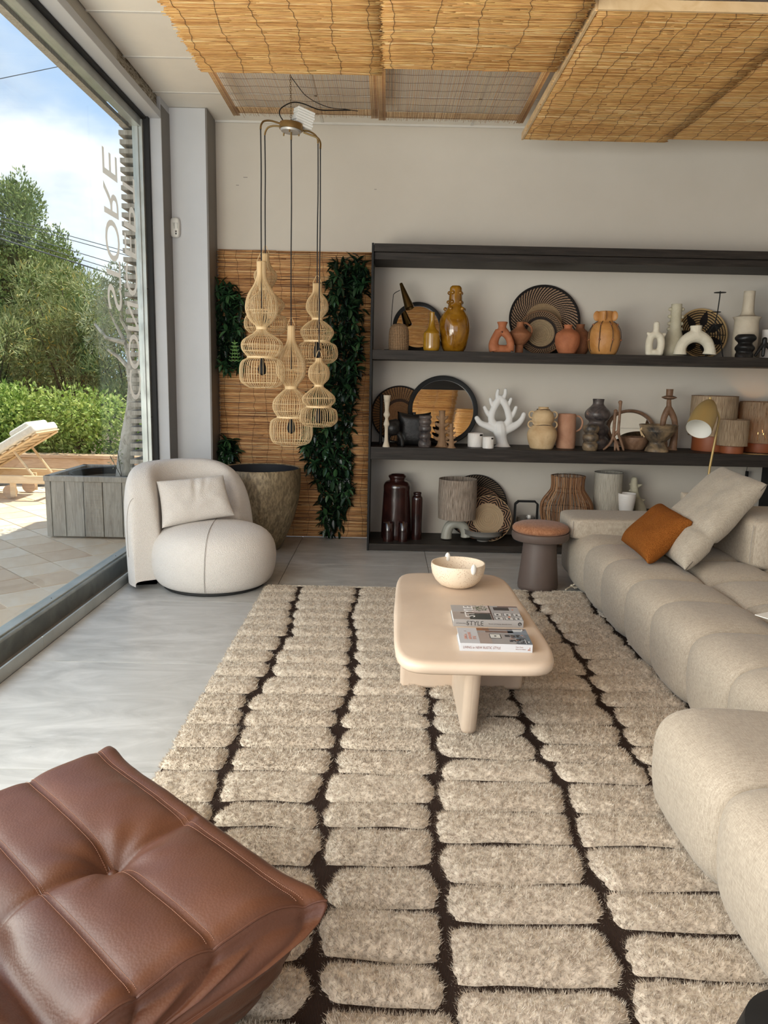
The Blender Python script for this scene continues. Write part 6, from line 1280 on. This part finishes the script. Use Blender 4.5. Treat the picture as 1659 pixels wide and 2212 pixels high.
for x, y in ((.60, .26), (.745, .26), (.88, .26), (.60, .0), (.745, .0), (.88, .0)):
    A_(x, x+.12, y+.02, y+.22 if y else y+.2, (.04, .035, .035), .0006); A_(x+.008, x+.112, y+.035, y+.205 if y else .185, (.55, .55, .54), .0010); A_(x+.04, x+.07, y+.06, y+.14, (.05, .05, .05), .0013)
A_(.90, .92, .70, .76, (.6, .2, .1), .001); A_(.80, .83, .18, .24, (.6, .15, .05), .0013)
M['print_leaf'] = plain('print_foliage', (.10, .16, .06), .5, 0, .3, 60); b = MB()
for k in range(90): x, y = -W1/2+W1*random.gauss(.43, .055), -D1/2+D1*random.gauss(.78, .09); a = random.uniform(0, 6.28); b.add([(x, y, z+.0012), (x+.009*math.cos(a), y+.009*math.sin(a), z+.0012), (x+.004*math.cos(a+1.2), y+.004*math.sin(a+1.2), z+.0012)], [(0, 1, 2)])
tag(build('foliage_print', b, M['print_leaf'], t, smooth=False), kind='stuff')
text(t, 'STYLE', -W1/2+.092, -D1/2+.030, z+.0012, .058, (.80, .78, .76), rz=PI/2, sx=1.0)
text(t, 'STYLE', -.055, -D1/2-.0003, .006, .0265, (.05, .045, .045), spine=1, align='CENTER'); text(t, 'KATHLIN WALTON', -.132, -D1/2-.0003, .0115, .0058, (.10, .09, .09), spine=1); text(t, 'The Art of Creating a Beautiful Home', .000, -D1/2-.0003, .0115, .0062, (.08, .07, .07), spine=1)
b = MB(); b.lathe([(.001, 0), (.0075, 0)], 20, c=(.128, -D1/2-.0004, .0155), cap=False, M=Matrix.Rotation(PI/2, 3, 'X')); build('publisher_mark', b, M['black'], t, recalc=False); text(t, 'Q', .128, -D1/2-.0008, .0115, .0105, (.5, .48, .46), spine=1, align='CENTER')
W2, D2, H2 = .270, .180, .031; c2 = Vector((p2.x+.002, p2.y+D2/2, TZ))
t = book('coffee_table_book', c2, W2, D2, H2, math.radians(-1.2), 'white book with thin brown lettering on its spine, nearer on the table', M['cov2']); z = H2+.0001
A_ = lambda x0, x1, y0, y1, col, dz=0: flat(t, 'cover_print', -W2/2+x0*W2, -W2/2+x1*W2, -D2/2+y0*D2, -D2/2+y1*D2, z+dz, col)
A_(.28, 1, .0, 1, (.30, .285, .28)); A_(.28, .46, .84, 1, (.28, .12, .05), .0004); A_(.36, .98, .90, .96, (.13, .09, .075), .0005); A_(.40, .80, .72, .82, (.16, .10, .08), .0004); A_(.72, 1, .62, .99, (.19, .22, .26), .0004); A_(.80, .93, .80, .92, (.55, .58, .60), .0008)
A_(.80, 1, .0, .62, (.13, .16, .19), .0004); A_(.28, .45, .0, .7, (.34, .28, .25), .0004); A_(.44, .60, .34, .60, (.03, .03, .03), .0008); A_(.45, .59, .36, .58, (.62, .62, .58), .0011); A_(.505, .535, .44, .50, (.05, .05, .05), .0014)
for x, y, w, h_ in ((.66, .45, .07, .12), (.74, .36, .06, .2), (.82, .42, .08, .16), (.70, .14, .09, .12), (.80, .18, .06, .14), (.88, .06, .06, .14), (.78, .05, .1, .06), (.85, .30, .08, .06)): A_(x, x+w, y, y+h_, (.04, .04, .045), .0008)
for k in range(26):
    x, y = random.uniform(.66, .92), random.uniform(.06, .58); A_(x, x+.03, y, y+.012, random.choice([(.55, .54, .52), (.45, .2, .12), (.30, .33, .38), (.6, .6, .6)]), .0012)
A_(.915, .922, .02, .30, (.7, .7, .7), .0014); A_(.95, .97, .12, .16, (.8, .8, .8), .0014); A_(.93, .945, .86, .94, (.75, .75, .75), .0014)
for k, w_ in enumerate(('LIVING in', 'NEW RUSTIC', 'STYLE')): text(t, w_, -W2/2+.032+k*.0165, -D2/2+.045, z+.0004, .0165, (.50, .20, .13), rz=PI/2, sx=.85)
text(t, 'II', -W2/2+.033, D2/2-.045, z+.0004, .012, (.3, .2, .18), rz=PI/2)
text(t, 'LIVING in NEW RUSTIC STYLE', -W2/2+.012, -D2/2-.0003, .0105, .0135, (.22, .10, .08), spine=1, sx=.78); text(t, 'Mark Davis', .072, -D2/2-.0003, .0185, .0062, (.30, .17, .14), spine=1); text(t, 'Victoria Adams', .072, -D2/2-.0003, .0105, .0062, (.30, .17, .14), spine=1)
b = MB(); b.box(.118, .122, -D2/2-.0005, -D2/2-.0001, .010, .013); b.box(.1235, .1255, -D2/2-.0005, -D2/2-.0001, .009, .020); b.box(.1165, .128, -D2/2-.0005, -D2/2-.0001, .008, .0095); build('publisher_mark', b, M['terracotta'], t, smooth=False)

# ================================================================== LEATHER LOUNGE CHAIR
zr = .37; RA = at(238, 1612, z=zr); RB = at(697, 1932, z=zr); d_ = (RB-RA); d_.z = 0; LR = d_.length; d_.normalize(); n_ = Vector((d_.y, -d_.x, 0)); n_ = n_ if n_.y < 0 else -n_
t = thing('leather_lounge_chair', (RA.x+d_.x*LR/2+n_.x*.35, RA.y+d_.y*LR/2+n_.y*.35, 0), 'low brown leather lounge chair with stitched folds and a covered button', 'lounge chair'); B0 = Vector(t.location)
# section: far front face, front edge, seat, crease, reclining back (rising towards the viewer's left)
CP = [(.06, .02), (.0, .07), (-.022, .16), (-.018, .26), (-.006, .33), (.016, .362), (.055, .372), (.12, .376), (.20, .376), (.30, .374), (.39, .368), (.46, .352), (.505, .330), (.535, .352), (.570, .385), (.610, .40), (.65, .385), (.67, .372), (.70, .42), (.76, .50), (.84, .58), (.92, .645), (.98, .665), (1.03, .63), (1.05, .50), (1.03, .30), (.98, .12), (.93, .02)]
CS = smooth([Vector((a, 0, c)) for a, c in CP], 5); arc = [0]
for a, c in zip(CS, CS[1:]): arc.append(arc[-1]+(c-a).length)
IE = 25          # index of the front edge along the section
def nearest_s(nv):
    for i in range(IE, len(CS)-1):
        if CS[i].x <= nv <= CS[i+1].x: return arc[i]
    return arc[-1]
SE = [nearest_s(.060), nearest_s(.245), nearest_s(.392), nearest_s(.512)]
BA = .535
def chair_pt(al, s, lift=0):
    """al across the width (0..1), s arc length along the section"""
    i = min(len(CS)-2, max(0, int(np.searchsorted(arc, s))-1)); f = min(1, max(0, (s-arc[i])/(arc[i+1]-arc[i]))); p = CS[i].lerp(CS[i+1], f); tg = (CS[min(i+2, len(CS)-1)]-CS[max(0, i-1)]).normalized(); nr = Vector((-tg.z, 0, tg.x))
    e = min(al, 1-al)*LR; disp = 0; cb_ = math.exp(-((al-BA)*LR/.035)**2)
    for k in range(5):
        a = arc[IE-3] if k == 0 else SE[k-1]; c = arc[-1] if k == 4 else SE[k]
        if a <= s <= c:
            q = (s-a)/(c-a); am = (.008, .017, .014, .014, .0)[k]; disp += am*max(0, 1-abs(2*q-1)**2.4)**.6*(1-(.85 if k in (1, 2) else .4 if k == 3 else 0)*cb_)
    # the covered button pulls the leather into a pit; a crease runs fore and aft through it
    ds = s-SE[1]; da = (al-BA)*LR; r = math.hypot(ds, da); disp -= .034*math.exp(-(r/.048)**2)+.012*math.exp(-(r/.13)**2)
    th = math.atan2(ds, da); disp += .003*math.sin(th*7+.6)*math.exp(-((r-.075)/.05)**2)
    if SE[0]-.02 < s < SE[3]: disp -= .010*math.exp(-((al-BA)*LR/.010)**2)*(1-.5*abs(ds)/.25)
    # second button in the crease, gathers at the right end
    ds = s-SE[3]; da = (al-BA-.03)*LR; disp -= .022*math.exp(-(ds*ds+da*da)/.006)
    disp += .004*math.sin(s*42+al*6)*math.exp(-((al-.96)*LR/.06)**2)*(s > arc[IE])
    disp += .005*noise.noise(Vector((al*4, s*5, 2)))+.0014*noise.noise(Vector((al*9+s*14, s*9-al*11, 5)))
    edge = .055; k = max(0, 1-e/edge); drop = (1-math.sqrt(max(0, 1-k*k)))*edge*.8
    P_ = Vector((p.x, 0, p.z))+nr*(disp+lift-drop)
    hz = max(0, 1-abs(s-arc[IE])/.11); sg = 1 if al > .5 else -1; cr = max(0, abs(2*al-1)-.70)/.30
    out = sg*cr*(.030*hz*hz-.028*min(1, max(0, (s-arc[IE])/.3))); P_.z += .010*hz*cr
    inset = -sg*.19*abs(2*al-1)*max(0, 1-P_.z/.36)
    P_.x -= .022*hz*cr*cr
    q = RA+d_*(al*LR+out+inset)+n_*P_.x; return Vector((q.x-B0.x, q.y-B0.y, max(.012, P_.z)))
NS, NA = 300, 150; b = MB(); b.grid(lambda u, v: chair_pt(v, arc[-1]*u), NS, NA)
for side in (0, NA):       # bulging end panels
    ring = [i*(NA+1)+side for i in range(NS+1)]; C0 = Vector((0, 0, 0))
    for i in ring: C0 += Vector(b.v[i])
    C0 /= len(ring); C0.z = .22; sg = 1 if side else -1; prev = ring
    for lv, (k, bl) in enumerate(((.97, .012), (.90, .022), (.75, .028), (.5, .020), (.2, .0))):
        cur = []
        for j, i in enumerate(ring):
            q0 = Vector(b.v[i]); p = C0+(q0-C0)*k; p += d_*sg*(bl+.006*math.sin(j*.35)*(k > .7)); p.z = max(.012, p.z); cur.append(len(b.v)); b.v.append(tuple(p))
        b.f += [(prev[j], prev[j+1], cur[j+1], cur[j]) for j in range(NS)]; prev = cur
    b.f.append(tuple(prev))
b.m = [0]*len(b.f); build('body', b, M['leather'], t, angle=180)
for k, s0 in enumerate(SE[:3]):
    for off in ((-.006, .006) if k != 1 else (-.008, .008)):
        bb = MB()
        for j in range(0, 190):
            a = chair_pt(.02+.955*j/190, s0+off, .0012); c = chair_pt(.02+.955*(j+.6)/190, s0+off, .0010); bb.tube([a, c], .0007, 4)
        tag(build('stitching', bb, M['thread'], t, recalc=False), kind='stuff')
    along([chair_pt(.015+.97*j/120, s0, -.0012) for j in range(121)], .0030, 'welt', M['leather'], t, 6)
along([chair_pt(.985, arc[IE-2]+(SE[3]-arc[IE-2])*j/80, .0004) for j in range(81)], .0026, 'welt', M['leather'], t, 6)
for al, s0 in ((BA, SE[1]), (BA+.03, SE[3])):
    b = MB(); b.ball((0, 0, 0), .013, 16, 10, (1, 1, .6)); build('button', b, M['leather'], t, loc=chair_pt(al, s0, .007))

# black object at the lower right corner
p = at(1655, 2200, z=.30); t = thing('black_chair_arm', (p.x+.062, p.y-.055, 0), 'black rounded furniture edge just entering the lower right corner', 'chair'); 
b = MB(); b.lathe([(.001, 0), (.10, 0), (.12, .03), (.13, .26), (.115, .31), (.07, .325), (.001, .33)], 40, cap=False); build('body', b, M['black'], t)
